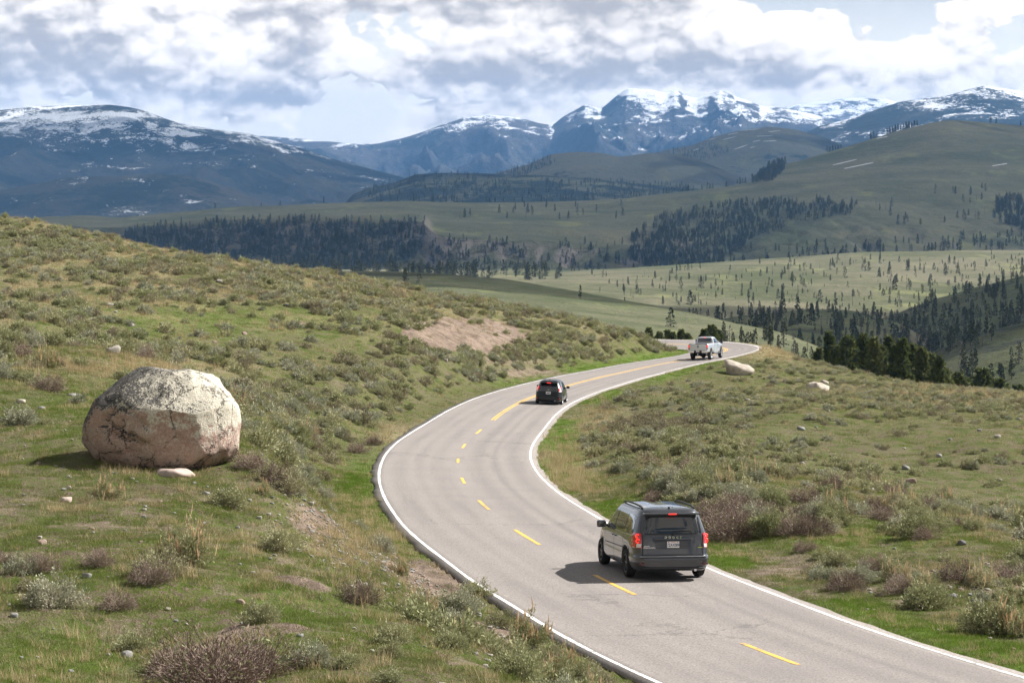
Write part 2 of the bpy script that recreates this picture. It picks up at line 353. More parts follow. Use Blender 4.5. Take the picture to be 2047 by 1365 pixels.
def asphalt_mat():
    m = bpy.data.materials.new('worn_asphalt'); m.use_nodes = True; t = NT(m.node_tree); p = t.n['Principled BSDF']
    uv = t.new('ShaderNodeUVMap'); uv.uv_map = 'uv'; g = t.new('ShaderNodeNewGeometry'); pos = g.outputs['Position']
    s_, d_, _ = t.sep(uv.outputs[0])
    grain = t.noise(pos, 22.0, 3, 0.8); patch = t.noise(pos, 0.35, 4, 0.6); streak = t.noise(t.comb(t.math('MULTIPLY', s_, 0.07), t.math('MULTIPLY', d_, 1.6), 0.0), 1.0, 4, 0.6)
    c = t.mix(t.smooth(grain, 0.30, 0.68), (0.145, 0.128, 0.118), (0.345, 0.312, 0.285))
    c = t.mix(t.math('MULTIPLY', t.smooth(patch, 0.4, 0.7), 0.35), c, (0.20, 0.182, 0.175))
    c = t.mix(t.math('MULTIPLY', t.smooth(streak, 0.45, 0.75), 0.35), c, (0.155, 0.142, 0.138))
    # wheel tracks polished darker, oil strip mid-lane
    for off, wd, k_ in ((0.85, 0.33, .30), (2.45, 0.33, .32), (-0.85, 0.33, .20), (-2.45, 0.33, .22), (1.62, .16, .34), (-1.62, .2, .2)):
        e = t.math('DIVIDE', t.math('SUBTRACT', d_, off), wd); e = t.math('EXPONENT', t.math('MULTIPLY', t.math('MULTIPLY', e, e), -1.0))
        c = t.mix(t.math('MULTIPLY', e, k_), c, (0.12, 0.112, 0.108))
    crk = t.new('ShaderNodeTexVoronoi', feature='DISTANCE_TO_EDGE'); t.put(crk.inputs['Vector'], t.vmath('ADD', pos, t.vmath('SCALE', t.noise(pos, 1.2, 4, .7, color=True), scale=1.6))); crk.inputs['Scale'].default_value = .16
    c = t.mix(t.math('MULTIPLY', t.smooth(crk.outputs['Distance'], .010, .004), t.math('MULTIPLY', t.smooth(t.noise(pos, .12, 2, .5), .50, .60), .42)), c, (0.06, 0.056, 0.055))
    # crumbling, gritty edge outside the line
    edge = t.smooth(t.math('ADD', t.math('ABSOLUTE', d_), t.math('MULTIPLY', t.math('SUBTRACT', t.noise(pos, 1.8, 4, .7), .5), .5)), 3.40, 3.7)
    c = t.mix(edge, c, t.mix(t.smooth(grain, .3, .7), (0.11, 0.095, 0.08), (0.27, 0.235, 0.20)))
    t.put(p.inputs['Base Color'], c); p.inputs['Roughness'].default_value = 0.85; p.inputs['Specular IOR Level'].default_value = 0.25
    b = t.new('ShaderNodeBump'); b.inputs['Strength'].default_value = 0.35; b.inputs['Distance'].default_value = 0.012; t.put(b.inputs['Height'], grain); t.l.new(b.outputs[0], p.inputs['Normal'])
    return m
def paint_mat(name, col, wear=0.5, under=(0.2, 0.182, 0.17)):
    m = bpy.data.materials.new(name); m.use_nodes = True; t = NT(m.node_tree); p = t.n['Principled BSDF']
    g = t.new('ShaderNodeNewGeometry'); pos = g.outputs['Position']; n = t.noise(pos, 7.0, 6, 0.75); n2 = t.noise(pos, 0.5, 3, 0.6)
    w_ = t.smooth(t.math('ADD', n, t.math('MULTIPLY', n2, 0.35)), 0.82 - 0.22 * wear, 0.94 - 0.22 * wear)
    c = t.mix(w_, col, under); c = t.mix(t.math('MULTIPLY', n2, 0.25), c, tuple(x * .7 for x in col))
    t.put(p.inputs['Base Color'], c); p.inputs['Roughness'].default_value = 0.6
    return m
M_ASPH = asphalt_mat(); M_WLINE = paint_mat('white_line_paint', (0.74, 0.73, 0.70), .55); M_YLINE = paint_mat('yellow_line_paint', (0.78, 0.46, 0.08), .5)

def ribbon(name, s0, s1, d0, d1, up, m, parent=None, step=0.5, wob=0.0, skirt=0.0, nd=2):
    s = np.arange(s0, s1 + step * .5, step); ds = np.linspace(d0, d1, nd)
    if wob: wv = (fbm(s / 1.3, s * 0 + d0, 4, 5) - .5) * wob
    else: wv = 0 * s
    V = []; uv = []
    for j, d in enumerate(ds):
        dd = d + wv * (1 if j in (0, nd - 1) else 0) * (1 if j == 0 else -1)
        V.append(road_at(s, dd, up)); uv.append(np.c_[s, dd + 0 * s])
    if skirt:
        a = V[0].copy(); a[:, 2] -= skirt; b = V[-1].copy(); b[:, 2] -= skirt
        V = [a] + V + [b]; uv = [uv[0]] + uv + [uv[-1]]
    n = len(V); P = np.stack(V, 1).reshape(-1, 3); U = np.stack(uv, 1).reshape(-1, 2)
    F = grid_faces(len(s), n)[:, ::1]
    me = np_mesh(name, P, F, m); l = me.uv_layers.new(name='uv')
    idx = np.empty(len(me.loops), np.int32); me.loops.foreach_get('vertex_index', idx); l.data.foreach_set('uv', U[idx].astype(np.float32).ravel())
    return add_obj(name, me, parent)
road = tag(ribbon('road', 0, RS[-1] - 1, -3.54, 3.54, 0.0, M_ASPH, wob=0.30, skirt=0.10, nd=15), kind='structure')
ribbon('edge_line', 0, RS[-1] - 1, -3.305, -3.20, 0.006, M_WLINE, road, wob=0.03)
ribbon('edge_line', 0, RS[-1] - 1, 3.20, 3.305, 0.006, M_WLINE, road, wob=0.03)
def yl(s0, s1, d0, d1): return ribbon('centre_line', s0, s1, d0, d1, 0.006, M_YLINE, road, step=0.3, wob=0.02)
DASH = [((1600, 1328), (1481, 1284)), ((1262, 1188), (1186, 1149)), ((1078.7, 1088.4), (1030, 1058.2)), ((981.5, 1018.6), (956.6, 1000.4)), ((934, 966.3), (920.5, 954.3)),
        ((916, 925), (916, 916.5)), ((925, 895.3), (933, 887)), ((952.9, 867), (966, 858.7))]
rcx, rcy = toP(RC[:, 0], RC[:, 1], RC[:, 2])
def s_py(py):
    i = int(np.argmin(np.abs(RC[:, 1] - 240))); a = np.where(RC[:i, 1] > 30)[0]
    return float(np.interp(-py, -rcy[a], RS[a]))
for (a, b) in DASH: yl(s_py(a[1]), s_py(b[1]), -0.06, 0.06)
sA = s_py(839.7); yl(sA, s_py(806), -0.12, -0.02); yl(sA, s_py(806), 0.06, 0.15)
yl(s_py(806), RS[-1] - 2, -0.15, -0.05); yl(s_py(806), RS[-1] - 2, 0.05, 0.15)

# ------------------------------------------------------------------ ground materials and meshes
def ground_mat():
    m = bpy.data.materials.new('hill_ground'); m.use_nodes = True; t = NT(m.node_tree); p = t.n['Principled BSDF']
    g = t.new('ShaderNodeNewGeometry'); pos = g.outputs['Position']
    at = t.new('ShaderNodeAttribute'); at.attribute_name = 'mask'; so, lu, dr = t.sep(at.outputs['Vector'])
    big = t.noise(pos, 0.10, 5, 0.62); mid = t.noise(pos, 0.9, 5, 0.65); fine = t.noise(pos, 6.5, 5, 0.75); grit = t.noise(pos, 26.0, 3, 0.7)
    green = t.mix(t.smooth(mid, .35, .65), (0.068, 0.092, 0.018), (0.115, 0.138, 0.032))
    olive = t.mix(t.smooth(fine, .35, .65), (0.092, 0.096, 0.038), (0.148, 0.150, 0.066))
    c = t.mix(t.smooth(t.math('ADD', t.math('MULTIPLY', big, .6), t.math('MULTIPLY', mid, .5)), .50, .66), green, olive)
    brown = t.mix(t.smooth(grit, .3, .7), (0.060, 0.042, 0.028), (0.190, 0.145, 0.105))
    c = t.mix(t.smooth(t.math('ADD', t.math('MULTIPLY', fine, .75), t.math('MULTIPLY', mid, .35)), .535, .62), c, brown)
    dry = t.mix(t.smooth(fine, .35, .65), (0.22, 0.175, 0.095), (0.40, 0.33, 0.20))
    c = t.mix(t.math('MULTIPLY', dr, t.smooth(t.math('ADD', fine, mid), .75, 1.1)), c, dry)
    lus = t.mix(t.smooth(fine, .3, .7), (0.070, 0.112, 0.016), (0.125, 0.190, 0.028))
    c = t.mix(t.math('MULTIPLY', lu, t.smooth(fine, .3, .48)), c, lus)
    clay = t.mix(t.smooth(t.math('ADD', t.math('MULTIPLY', grit, .45), t.math('MULTIPLY', mid, .55)), .38, .60), (0.115, 0.082, 0.060), (0.285, 0.22, 0.17))
    run = t.noise(t.vmath('MULTIPLY', pos, (3.2, .5, 1.0)), 1.0, 5, .7); clay = t.mix(t.math('MULTIPLY', t.smooth(run, .52, .66), .6), clay, (0.10, 0.072, 0.055))
    c = t.mix(t.smooth(t.math('MULTIPLY', so, t.math('ADD', .55, t.math('MULTIPLY', fine, .9))), .25, .62), c, clay)
    c = t.mix(1.0, c, t.comb(*(t.lin(grit, .25, .75, .70, 1.30),) * 3), 'MULTIPLY')
    t.put(p.inputs['Base Color'], c); p.inputs['Roughness'].default_value = 0.95; p.inputs['Specular IOR Level'].default_value = 0.1
    b = t.new('ShaderNodeBump'); b.inputs['Strength'].default_value = 0.9; b.inputs['Distance'].default_value = 0.11
    t.put(b.inputs['Height'], t.math('ADD', t.math('MULTIPLY', fine, .8), t.math('MULTIPLY', grit, .35))); t.l.new(b.outputs[0], p.inputs['Normal'])
    return m
M_GROUND = ground_mat()
me = np_mesh('ground', np.stack([TX, TY, TZ], -1).reshape(-1, 3), grid_faces(*TX.shape), M_GROUND)
a_ = me.attributes.new('mask', 'FLOAT_VECTOR', 'POINT'); a_.data.foreach_set('vector', np.stack([soil, lush, dry], -1).reshape(-1).astype(np.float32))
ground = tag(add_obj('ground', me), kind='structure')

# far land: each hill is a surface lofted through ridge and foot lines, front to back, real size and distance
SHEETS = {}
def sheet(name, lines, amp, nscale, m, seed=1, gully=None, ridged=False, ncol=420, nrow=26, px0=-500, px1=2550, crest=None, kind='structure', drop=True, crestamp=0.35, oct_=6):
    """lines: list of (Z, [(px,py), ...]); the line number `crest` is the skyline"""
    px = np.linspace(px0, px1, ncol); ZL = []; HL = []
    for Z, pts in lines:
        pts = np.array(pts, float); zz = Z if np.isscalar(Z) else np.interp(px, *np.array(Z, float).T)
        zz = zz + 0 * px; py = np.interp(px, pts[:, 0], pts[:, 1]); ZL.append(zz); HL.append(-(py - YH) / FPX * zz)
    ZL = np.array(ZL); HL = np.array(HL); crest = len(lines) - 1 if crest is None else crest
    if drop:
        span = (ZL[crest] * .25); ZL = np.vstack([ZL, ZL[-1] + span * .5, ZL[-1] + span]); h = HL[-1]
        HL = np.vstack([HL, h - span * .14, h - span * .34])
    K = len(ZL); t = np.linspace(0, K - 1, (K - 1) * nrow + 1); i = np.minimum(t.astype(int), K - 2); f = (t - i)[:, None]
    Zg = ZL[i] * (1 - f) + ZL[i + 1] * f; Hg = HL[i] * (1 - f) + HL[i + 1] * f
    for _ in range(max(2, nrow // 5)): Hg[1:-1] = (Hg[:-2] + 2 * Hg[1:-1] + Hg[2:]) / 4
    for _ in range(3): Hg[:, 1:-1] = (Hg[:, :-2] + 2 * Hg[:, 1:-1] + Hg[:, 2:]) / 4
    Xg = (px - CXP) / FPX * Zg
    n = fbm(Xg / nscale, Zg / nscale, oct_, seed, ridged=ridged) - (.84 if ridged else .5)
    dcr = np.abs(t - crest)[:, None] + 0 * Hg; wgt = crestamp + (1 - crestamp) * sstep(0, 1.0 if ridged else .5, dcr) * (t[:, None] < crest)
    Hg = Hg + n * amp * wgt
    if gully: Hg = Hg - gully[0] * fbm(Xg / gully[1] + .8 * fbm(Xg / 200, Zg / 90, 3, 5), Zg / (gully[1] * 9), 4, 77, ridged=True) * np.exp(-((t[:, None] - gully[2]) / gully[3]) ** 2)
    V = np.stack([Xg, Zg, Hg], -1); me = np_mesh(name, V.reshape(-1, 3), grid_faces(*Xg.shape), m)
    o = tag(add_obj(name, me), kind=kind); SHEETS[len(SHEETS)] = 1
    o['_'] = 0; del o['_']
    PXg = px[None] + 0 * Zg; PYg = YH - FPX * Hg / Zg
    return dict(o=o, V=V, PX=PXg, PY=PYg, t=t)

def far_mat(name, flat, flat2, steep, steep2, s1=0.004, slope=(.86, .97), snow=None, wood=None, cap=None):
    """open slope colours + steep ground colours; optional snow (height range) and woodland cover"""
    m = bpy.data.materials.new(name); m.use_nodes = True; t = NT(m.node_tree); p = t.n['Principled BSDF']
    g = t.new('ShaderNodeNewGeometry'); pos = g.outputs['Position']; nz = t.sep(g.outputs['Normal'])[2]; x, y, h = t.sep(pos)
    a = t.noise(pos, s1, 6, .62); b = t.noise(pos, s1 * 9, 5, .65); c3 = t.noise(pos, s1 * 60, 4, .7)
    mixn = t.math('ADD', t.math('MULTIPLY', a, .55), t.math('ADD', t.math('MULTIPLY', b, .3), t.math('MULTIPLY', c3, .15)))
    c = t.mix(t.smooth(mixn, .40, .60), flat, flat2)
    st = t.mix(t.smooth(t.math('ADD', t.math('MULTIPLY', b, .6), t.math('MULTIPLY', c3, .4)), .4, .6), steep, steep2)
    sl = t.math('ADD', nz, t.math('MULTIPLY', t.math('SUBTRACT', b, .5), .12))
    c = t.mix(t.smooth(sl, slope[1], slope[0]), c, st)
    c = t.mix(t.math('MULTIPLY', t.smooth(t.math('ADD', t.math('MULTIPLY', c3, .6), t.math('MULTIPLY', b, .4)), .50, .62), .45), c, tuple(k * .55 for k in flat))
    fl = t.noise(t.vmath('MULTIPLY', pos, (1, .30, 1)), s1 * 4, 5, .6); c = t.mix(t.math('MULTIPLY', t.smooth(fl, .55, .68), .55), c, tuple(k * w_ for k, w_ in zip(flat2, (1.25, 1.4, .95))))  # streaky grass bands, with sun patches put into the colour
    at = t.new('ShaderNodeAttribute'); at.attribute_name = 'floor'; wf = t.math('MULTIPLY', at.outputs['Fac'], t.smooth(c3, .35, .6)); c = t.mix(wf, c, (0.038, 0.042, 0.030))
    if wood:
        wc, sc_, lo, hi = wood; f = t.noise(pos, sc_, 7, .68); ff = t.noise(pos, sc_ * 14, 4, .75)
        c = t.mix(t.smooth(t.math('ADD', t.math('MULTIPLY', f, .72), t.math('MULTIPLY', ff, .28)), lo, hi), c, wc)
    if snow:
        h0, h1, sc_, amt = snow
        f = t.noise(t.vmath('MULTIPLY', pos, (1, .5, 2.2)), sc_, 9, .68, 0.4); ff = t.noise(pos, sc_ * 12, 6, .75)
        v = t.math('ADD', t.math('ADD', t.math('MULTIPLY', f, .6), t.math('MULTIPLY', ff, .4)), t.math('MULTIPLY', t.math('SUBTRACT', t.lin(h, h0, h1, 0, 1), .5), amt))
        v = t.math('ADD', v, t.math('MULTIPLY', t.math('SUBTRACT', nz, .86), .75))
        if cap: v = t.math('SUBTRACT', v, t.math('MULTIPLY', t.smooth(h, cap[0], cap[1]), .10))
        c = t.mix(t.smooth(v, .52, .55), c, (0.80, 0.83, 0.88))
    t.put(p.inputs['Base Color'], c); p.inputs['Roughness'].default_value = 1.0; p.inputs['Specular IOR Level'].default_value = 0.05
    bm_ = t.new('ShaderNodeBump'); bm_.inputs['Strength'].default_value = 0.7; bm_.inputs['Distance'].default_value = 0.10 / s1; t.put(bm_.inputs['Height'], t.math('MULTIPLY', t.math('ADD', b, t.math('MULTIPLY', c3, .3)), .5)); t.l.new(bm_.outputs[0], p.inputs['Normal'])
    return m
FM = {}
FM['sage'] = far_mat('sage_slope', (0.066, 0.082, 0.038), (0.145, 0.145, 0.088), (0.11, 0.10, 0.065), (0.14, 0.125, 0.08), s1=.012)
FM['bench'] = far_mat('grass_bench', (0.088, 0.098, 0.048), (0.185, 0.170, 0.112), (0.12, 0.11, 0.075), (0.15, 0.135, 0.10), s1=.006)
FM['spur'] = far_mat('spur_slope', (0.060, 0.070, 0.034), (0.085, 0.090, 0.048), (0.07, 0.065, 0.045), (0.095, 0.085, 0.065), s1=.008, wood=((0.035, 0.040, 0.028), .02, .5, .6))
FM['plateau'] = far_mat('plateau_grass', (0.072, 0.082, 0.046), (0.135, 0.128, 0.080), (0.135, 0.118, 0.095), (0.215, 0.190, 0.16), s1=.0035, slope=(.80, .93))
FM['butte'] = far_mat('wooded_butte', (0.085, 0.092, 0.055), (0.110, 0.105, 0.068), (0.06, 0.06, 0.045), (0.08, 0.078, 0.06), s1=.002, wood=((0.018, 0.026, 0.018), .0028, .47, .52))
FM['grass_hill'] = far_mat('grass_hill', (0.085, 0.088, 0.055), (0.110, 0.102, 0.068), (0.07, 0.07, 0.05), (0.09, 0.085, 0.065), s1=.002, wood=((0.02, 0.028, 0.02), .0022, .57, .62))
FM['forest'] = far_mat('forested_mountain', (0.045, 0.045, 0.034), (0.075, 0.068, 0.052), (0.035, 0.035, 0.03), (0.06, 0.055, 0.045), s1=.0012, snow=(40, 930, .0042, .30), cap=(400, 500), wood=((0.014, 0.020, 0.015), .0016, .44, .56))
FM['snow'] = far_mat('alpine_rock', (0.055, 0.055, 0.055), (0.085, 0.08, 0.08), (0.03, 0.032, 0.036), (0.05, 0.05, 0.052), s1=.0008, slope=(.6, .85), snow=(120, 1420, .0046, .34), wood=((0.016, 0.022, 0.020), .0009, .50, .56))
FM['dark'] = far_mat('dark_mountain', (0.035, 0.038, 0.032), (0.055, 0.055, 0.046), (0.03, 0.03, 0.028), (0.045, 0.045, 0.04), s1=.0012, snow=(420, 1000, .0024, .24), wood=((0.012, 0.017, 0.014), .0014, .44, .5))

S_SAGE = sheet('hill', [(330, [(0, 560), (700, 620), (1000, 690), (1350, 780), (1650, 860), (2300, 1100)]), (420, [(0, 560), (700, 600), (1000, 650), (1350, 730), (1500, 760), (1650, 800), (2300, 1000)]),
    ([(0, 900), (740, 900), (1300, 720), (1640, 600), (2300, 560)], [(0, 560), (700, 575), (900, 590), (1150, 622), (1300, 650), (1450, 680), (1560, 700), (1640, 725), (1800, 850), (2300, 960)]),
    ([(0, 1500), (740, 1400), (1300, 1000), (1640, 750), (2300, 700)], [(0, 545), (740, 540), (900, 545), (1000, 556), (1150, 580), (1300, 607), (1450, 640), (1560, 664), (1640, 690), (1800, 800), (2300, 950)])],
    5.0, 90, FM['sage'], seed=5, nrow=30)
S_BENCH = sheet('hill', [(1250, [(-500, 640), (1400, 660), (1600, 690), (2047, 800), (2550, 850)]), (1700, [(-500, 600), (1130, 605), (1400, 635), (1700, 660), (2047, 690), (2550, 690)]), (2300, [(-500, 560), (1130, 565), (1400, 572), (1700, 575), (2047, 575), (2550, 575)]),
    (3000, [(-500, 545), (740, 537), (1130, 543), (1300, 531), (1500, 519), (1620, 511), (1720, 503), (1900, 499), (2047, 497), (2550, 500)])], 16, 340, FM['bench'], seed=11, nrow=30, ncol=500)
S_SPA = sheet('hill', [(1000, [(-500, 800), (1400, 760), (1700, 800), (2047, 850), (2550, 850)]), (1250, [(-500, 800), (1350, 700), (1480, 660), (1600, 655), (1750, 680), (1900, 780), (2550, 850)]),
    (1500, [(-500, 800), (1200, 720), (1340, 660), (1400, 640), (1480, 625), (1600, 613), (1700, 614), (1800, 640), (1900, 700), (2000, 800), (2550, 850)])], 14, 170, FM['spur'], seed=21, nrow=26, px0=1000, px1=2550, ncol=300)
S_SPB = sheet('hill', [(1150, [(-500, 900), (1700, 850), (2047, 760), (2550, 760)]), (1500, [(-500, 900), (1650, 760), (1850, 680), (1950, 655), (2047, 640), (2550, 620)]),
    (1850, [(-500, 900), (1500, 760), (1700, 660), (1850, 602), (1950, 572), (2047, 547), (2550, 500)])], 14, 170, FM['spur'], seed=23, nrow=26, px0=1300, px1=2550, ncol=260)
S_SPC = sheet('hill', [(600, [(-500, 1000), (1700, 950), (2047, 900), (2550, 900)]), (780, [(-500, 950), (1700, 880), (1850, 800), (2047, 740), (2550, 720)]),
    (980, [(-500, 950), (1650, 860), (1750, 770), (1850, 705), (1950, 662), (2047, 640), (2550, 600)])], 8, 110, FM['spur'], seed=27, nrow=26, px0=1400, px1=2550, ncol=240)
S_PLAT = sheet('plateau', [([(0, 3100), (1500, 3300), (2047, 3500)], [(-500, 600), (240, 560), (700, 556), (1130, 556), (1500, 545), (1700, 530), (2047, 525), (2550, 520)]),
    ([(0, 3500), (1500, 3700), (2047, 4000)], [(-500, 560), (240, 520), (400, 535), (700, 538), (900, 545), (1130, 540), (1270, 532), (1320, 540), (1500, 518), (1700, 500), (2047, 497), (2550, 490)]),
    ([(0, 3600), (1280, 3780), (1500, 4250), (2047, 4600)], [(-500, 480), (130, 456), (200, 462), (240, 466), (340, 457), (440, 447), (600, 442), (760, 445), (840, 440), (870, 468), (1000, 474), (1130, 478), (1260, 482), (1300, 475), (1500, 452), (1720, 435), (2047, 430), (2550, 420)]),
    ([(0, 4700), (1500, 5200), (2047, 5400)], [(-500, 455), (130, 445), (260, 443), (420, 428), (600, 424), (840, 420), (1130, 425), (1280, 415), (1400, 402), (1560, 378), (1720, 360), (1900, 345), (2047, 345), (2550, 350)]),
    ([(0, 5400), (1200, 5800), (1500, 6200), (2047, 6800)], [(-500, 450), (0, 446), (130, 438), (250, 440), (340, 430), (420, 420), (480, 415), (700, 405), (900, 404), (1100, 400), (1240, 397), (1330, 386), (1450, 374), (1505, 362), (1545, 330), (1600, 318), (1700, 287), (1800, 256), (1870, 238), (1900, 234), (1960, 239), (2047, 246), (2550, 300)])],
    34, 420, FM['plateau'], seed=31, gully=(26, 90, 1.55, .55), nrow=30, ncol=560, crestamp=.12)
def floor_mask(S, fn):
    m_ = fn(S['PX'], S['PY']); a = S['o'].data.attributes.new('floor', 'FLOAT', 'POINT'); a.data.foreach_set('value', m_.reshape(-1).astype(np.float32))
def _pf(px, py):
    n = fbm(px / 26, py / 9, 4, 800)
    A = sstep(225, 250, px) * sstep(858, 846, px) * sstep(np.interp(px, [240, 440, 850], [462, 447, 441]) - 2, np.interp(px, [240, 440, 850], [462, 447, 441]) + 4, py) * (.15 + .85 * sstep(.38, .54, n))
    rim = np.interp(px, [1255, 1330, 1420, 1500, 1640, 1715], [470, 432, 415, 402, 399, 410]); low = np.interp(px, [1255, 1330, 1450, 1550, 1700], [520, 545, 520, 470, 425])
    B = sstep(1250, 1275, px) * sstep(1720, 1690, px) * sstep(rim, rim + 8, py) * sstep(low + 4, low - 8, py) * sstep(.36, .52, n)
    return np.clip(A + B, 0, 1)
floor_mask(S_PLAT, _pf)
S_BUT = sheet('butte', [(7600, [(-500, 460), (700, 430), (1500, 420), (2550, 420)]), (8200, [(-500, 450), (650, 420), (730, 395), (830, 372), (1000, 370), (1200, 375), (1400, 385), (1550, 400), (2550, 430)]),
    (9000, [(-500, 470), (600, 425), (690, 404), (705, 385), (735, 374), (790, 363), (830, 347), (900, 343), (1000, 346), (1080, 352), (1200, 358), (1350, 362), (1500, 374), (1600, 400), (2550, 440)])], 70, 700, FM['butte'], seed=41, nrow=22, ncol=420, px0=500, px1=1800, crestamp=.3)
S_GH = sheet('hill', [(9300, [(-500, 470), (900, 420), (1700, 420), (2550, 430)]), (10000, [(-500, 470), (980, 380), (1050, 345), (1130, 332), (1300, 332), (1420, 345), (1560, 380), (2550, 430)]),
    (11000, [(-500, 470), (900, 380), (1000, 342), (1060, 326), (1100, 306), (1150, 301), (1200, 303), (1240, 312), (1300, 303), (1340, 303), (1400, 318), (1480, 350), (1560, 375), (2550, 440)])], 45, 1100, FM['grass_hill'], seed=43, nrow=22, ncol=420, px0=700, px1=1900, crestamp=.2)
S_GH2 = sheet('hill', [(11800, [(-500, 470), (1100, 400), (1900, 400), (2550, 430)]), (12600, [(-500, 470), (1200, 370), (1400, 305), (1540, 290), (1640, 310), (1800, 360), (2550, 430)]),
    (13500, [(-500, 470), (1200, 340), (1330, 296), (1380, 288), (1430, 268), (1480, 256), (1540, 249), (1590, 255), (1650, 272), (1750, 320), (2550, 440)])], 60, 1300, FM['grass_hill'], seed=47, nrow=22, ncol=360, px0=1000, px1=2000, crestamp=.2)
S_LM2 = sheet('mountain', [(9500, [(-700, 500), (0, 452), (500, 450), (900, 450), (1400, 470)]), (10500, [(-700, 470), (0, 425), (200, 420), (420, 430), (700, 440), (1400, 470)]),
    (11600, [(-700, 400), (-100, 385), (0, 372), (120, 345), (200, 338), (380, 336), (430, 350), (490, 372), (540, 396), (620, 385), (700, 400), (760, 420), (1400, 480)])], 90, 900, FM['forest'], seed=51, nrow=24, ncol=420, px0=-700, px1=1100, ridged=True, crestamp=.4)
S_LM = sheet('mountain', [(12000, [(-700, 460), (0, 440), (700, 440), (1100, 460)]), (13500, [(-700, 370), (0, 345), (300, 350), (500, 365), (700, 385), (900, 420), (1100, 440)]), (15000, [(-700, 300), (0, 285), (200, 280), (400, 290), (560, 320), (700, 355), (900, 400), (1100, 440)]),
    (17000, [(-700, 240), (-100, 218), (0, 215), (60, 208), (220, 205), (260, 210), (290, 217), (340, 236), (390, 248), (430, 255), (500, 262), (530, 272), (600, 291), (680, 318), (740, 334), (810, 352), (900, 385), (1100, 440)])], 230, 1150, FM['forest'], seed=53, nrow=34, ncol=620, px0=-700, px1=1200, ridged=True, crestamp=.04)
S_RM = sheet('mountain', [(14500, [(1200, 400), (2550, 400)]), (16000, [(1200, 420), (1500, 345), (1700, 300), (1900, 268), (2047, 262), (2550, 250)]),
    (18500, [(1200, 420), (1500, 330), (1560, 285), (1640, 246), (1700, 232), (1750, 214), (1800, 197), (1850, 190), (1880, 186), (1900, 182), (1930, 172), (1970, 162), (2010, 169), (2047, 176), (2200, 190), (2550, 160)])], 170, 1700, FM['dark'], seed=57, nrow=30, ncol=460, px0=1200, px1=2550, ridged=True, crestamp=.12)
FM['back'] = far_mat('far_snowy_hills', (0.055, 0.055, 0.055), (0.085, 0.08, 0.08), (0.03, 0.032, 0.036), (0.05, 0.05, 0.052), s1=.0008, slope=(.6, .85), snow=(300, 1900, .0035, .30), wood=((0.016, 0.022, 0.020), .0020, .50, .56))
S_BACK = sheet('mountain', [(26500, [(1300, 330), (2100, 330)]), (29000, [(1300, 320), (1500, 250), (1560, 238), (1700, 232), (1900, 240), (2100, 260)]), (31500, [(1300, 320), (1500, 230), (1560, 213), (1600, 203), (1660, 195), (1700, 191), (1770, 194), (1850, 212), (1950, 240), (2100, 300)])],
    330, 2300, FM['back'], seed=61, nrow=24, ncol=240, px0=1300, px1=2100, ridged=True, crestamp=.12)
S_SNOW = sheet('mountain', [(19000, [(-300, 420), (2300, 380)]), (21000, [(-300, 380), (600, 350), (800, 345), (1000, 335), (1100, 320), (1300, 310), (1500, 300), (1700, 300), (2300, 330)]),
    (23000, [(-300, 330), (600, 310), (750, 318), (900, 290), (1000, 275), (1100, 288), (1180, 262), (1300, 258), (1420, 255), (1560, 258), (1700, 270), (2300, 320)]),
    (25500, [(-300, 300), (300, 290), (520, 266), (560, 268), (600, 272), (640, 278), (700, 284), (760, 284), (790, 276), (830, 265), (880, 246), (930, 232), (975, 224), (1030, 229), (1070, 240), (1105, 246), (1125, 228), (1145, 217), (1170, 202), (1185, 206), (1200, 212), (1215, 200), (1235, 182), (1255, 169), (1300, 172), (1330, 179), (1352, 172), (1370, 186), (1390, 191), (1415, 186), (1440, 173), (1470, 187), (1500, 196), (1520, 206), (1560, 210), (1620, 222), (1700, 250), (1900, 300), (2300, 330)])],
    760, 1250, FM['snow'], seed=67, nrow=40, ncol=860, px0=-300, px1=2300, ridged=True, crestamp=.035)
me = np_mesh('valley_floor', [(-60000, -30, -640), (60000, -30, -640), (60000, 70000, -640), (-60000, 70000, -640)], [(0, 1, 2, 3)], FM['sage'])
tag(add_obj('valley_floor', me), kind='structure')

# ------------------------------------------------------------------ plant templates
def tri_soup(name, parts, mats):
    """parts: list of (V (n,k,3), material index) with k = 3 or 4 corners each"""
    Vs = []; Fs = []; mi = []; o = 0
    for V, m in parts:
        n, k, _ = V.shape; Vs.append(V.reshape(-1, 3)); Fs.append(np.arange(n * k).reshape(n, k) + o); o += n * k; mi += [m] * n
    me = np_mesh(name, np.vstack(Vs), Fs, None, False)
    for m in mats: me.materials.append(m)
    me.polygons.foreach_set('material_index', np.array(mi, np.int32)); return me
def unit(v): return v / (np.linalg.norm(v, axis=-1, keepdims=True) + 1e-9)
def blades(base, d, ln, wd, rng):
    """thin leaf quads: base (n,3), direction d, length ln, width wd"""
    side = unit(np.cross(d, rng.normal(size=d.shape))) * (wd[:, None] / 2)
    tip = base + d * ln[:, None]; mid = base + d * ln[:, None] * .55
    return np.stack([base, mid + side, tip, mid - side], 1)
def stems_q(a, b, w, rng):
    d = unit(b - a); side = unit(np.cross(d, rng.normal(size=d.shape))) * w[:, None] / 2
    return np.stack([a + side, a - side, b - side * .4, b + side * .4], 1)
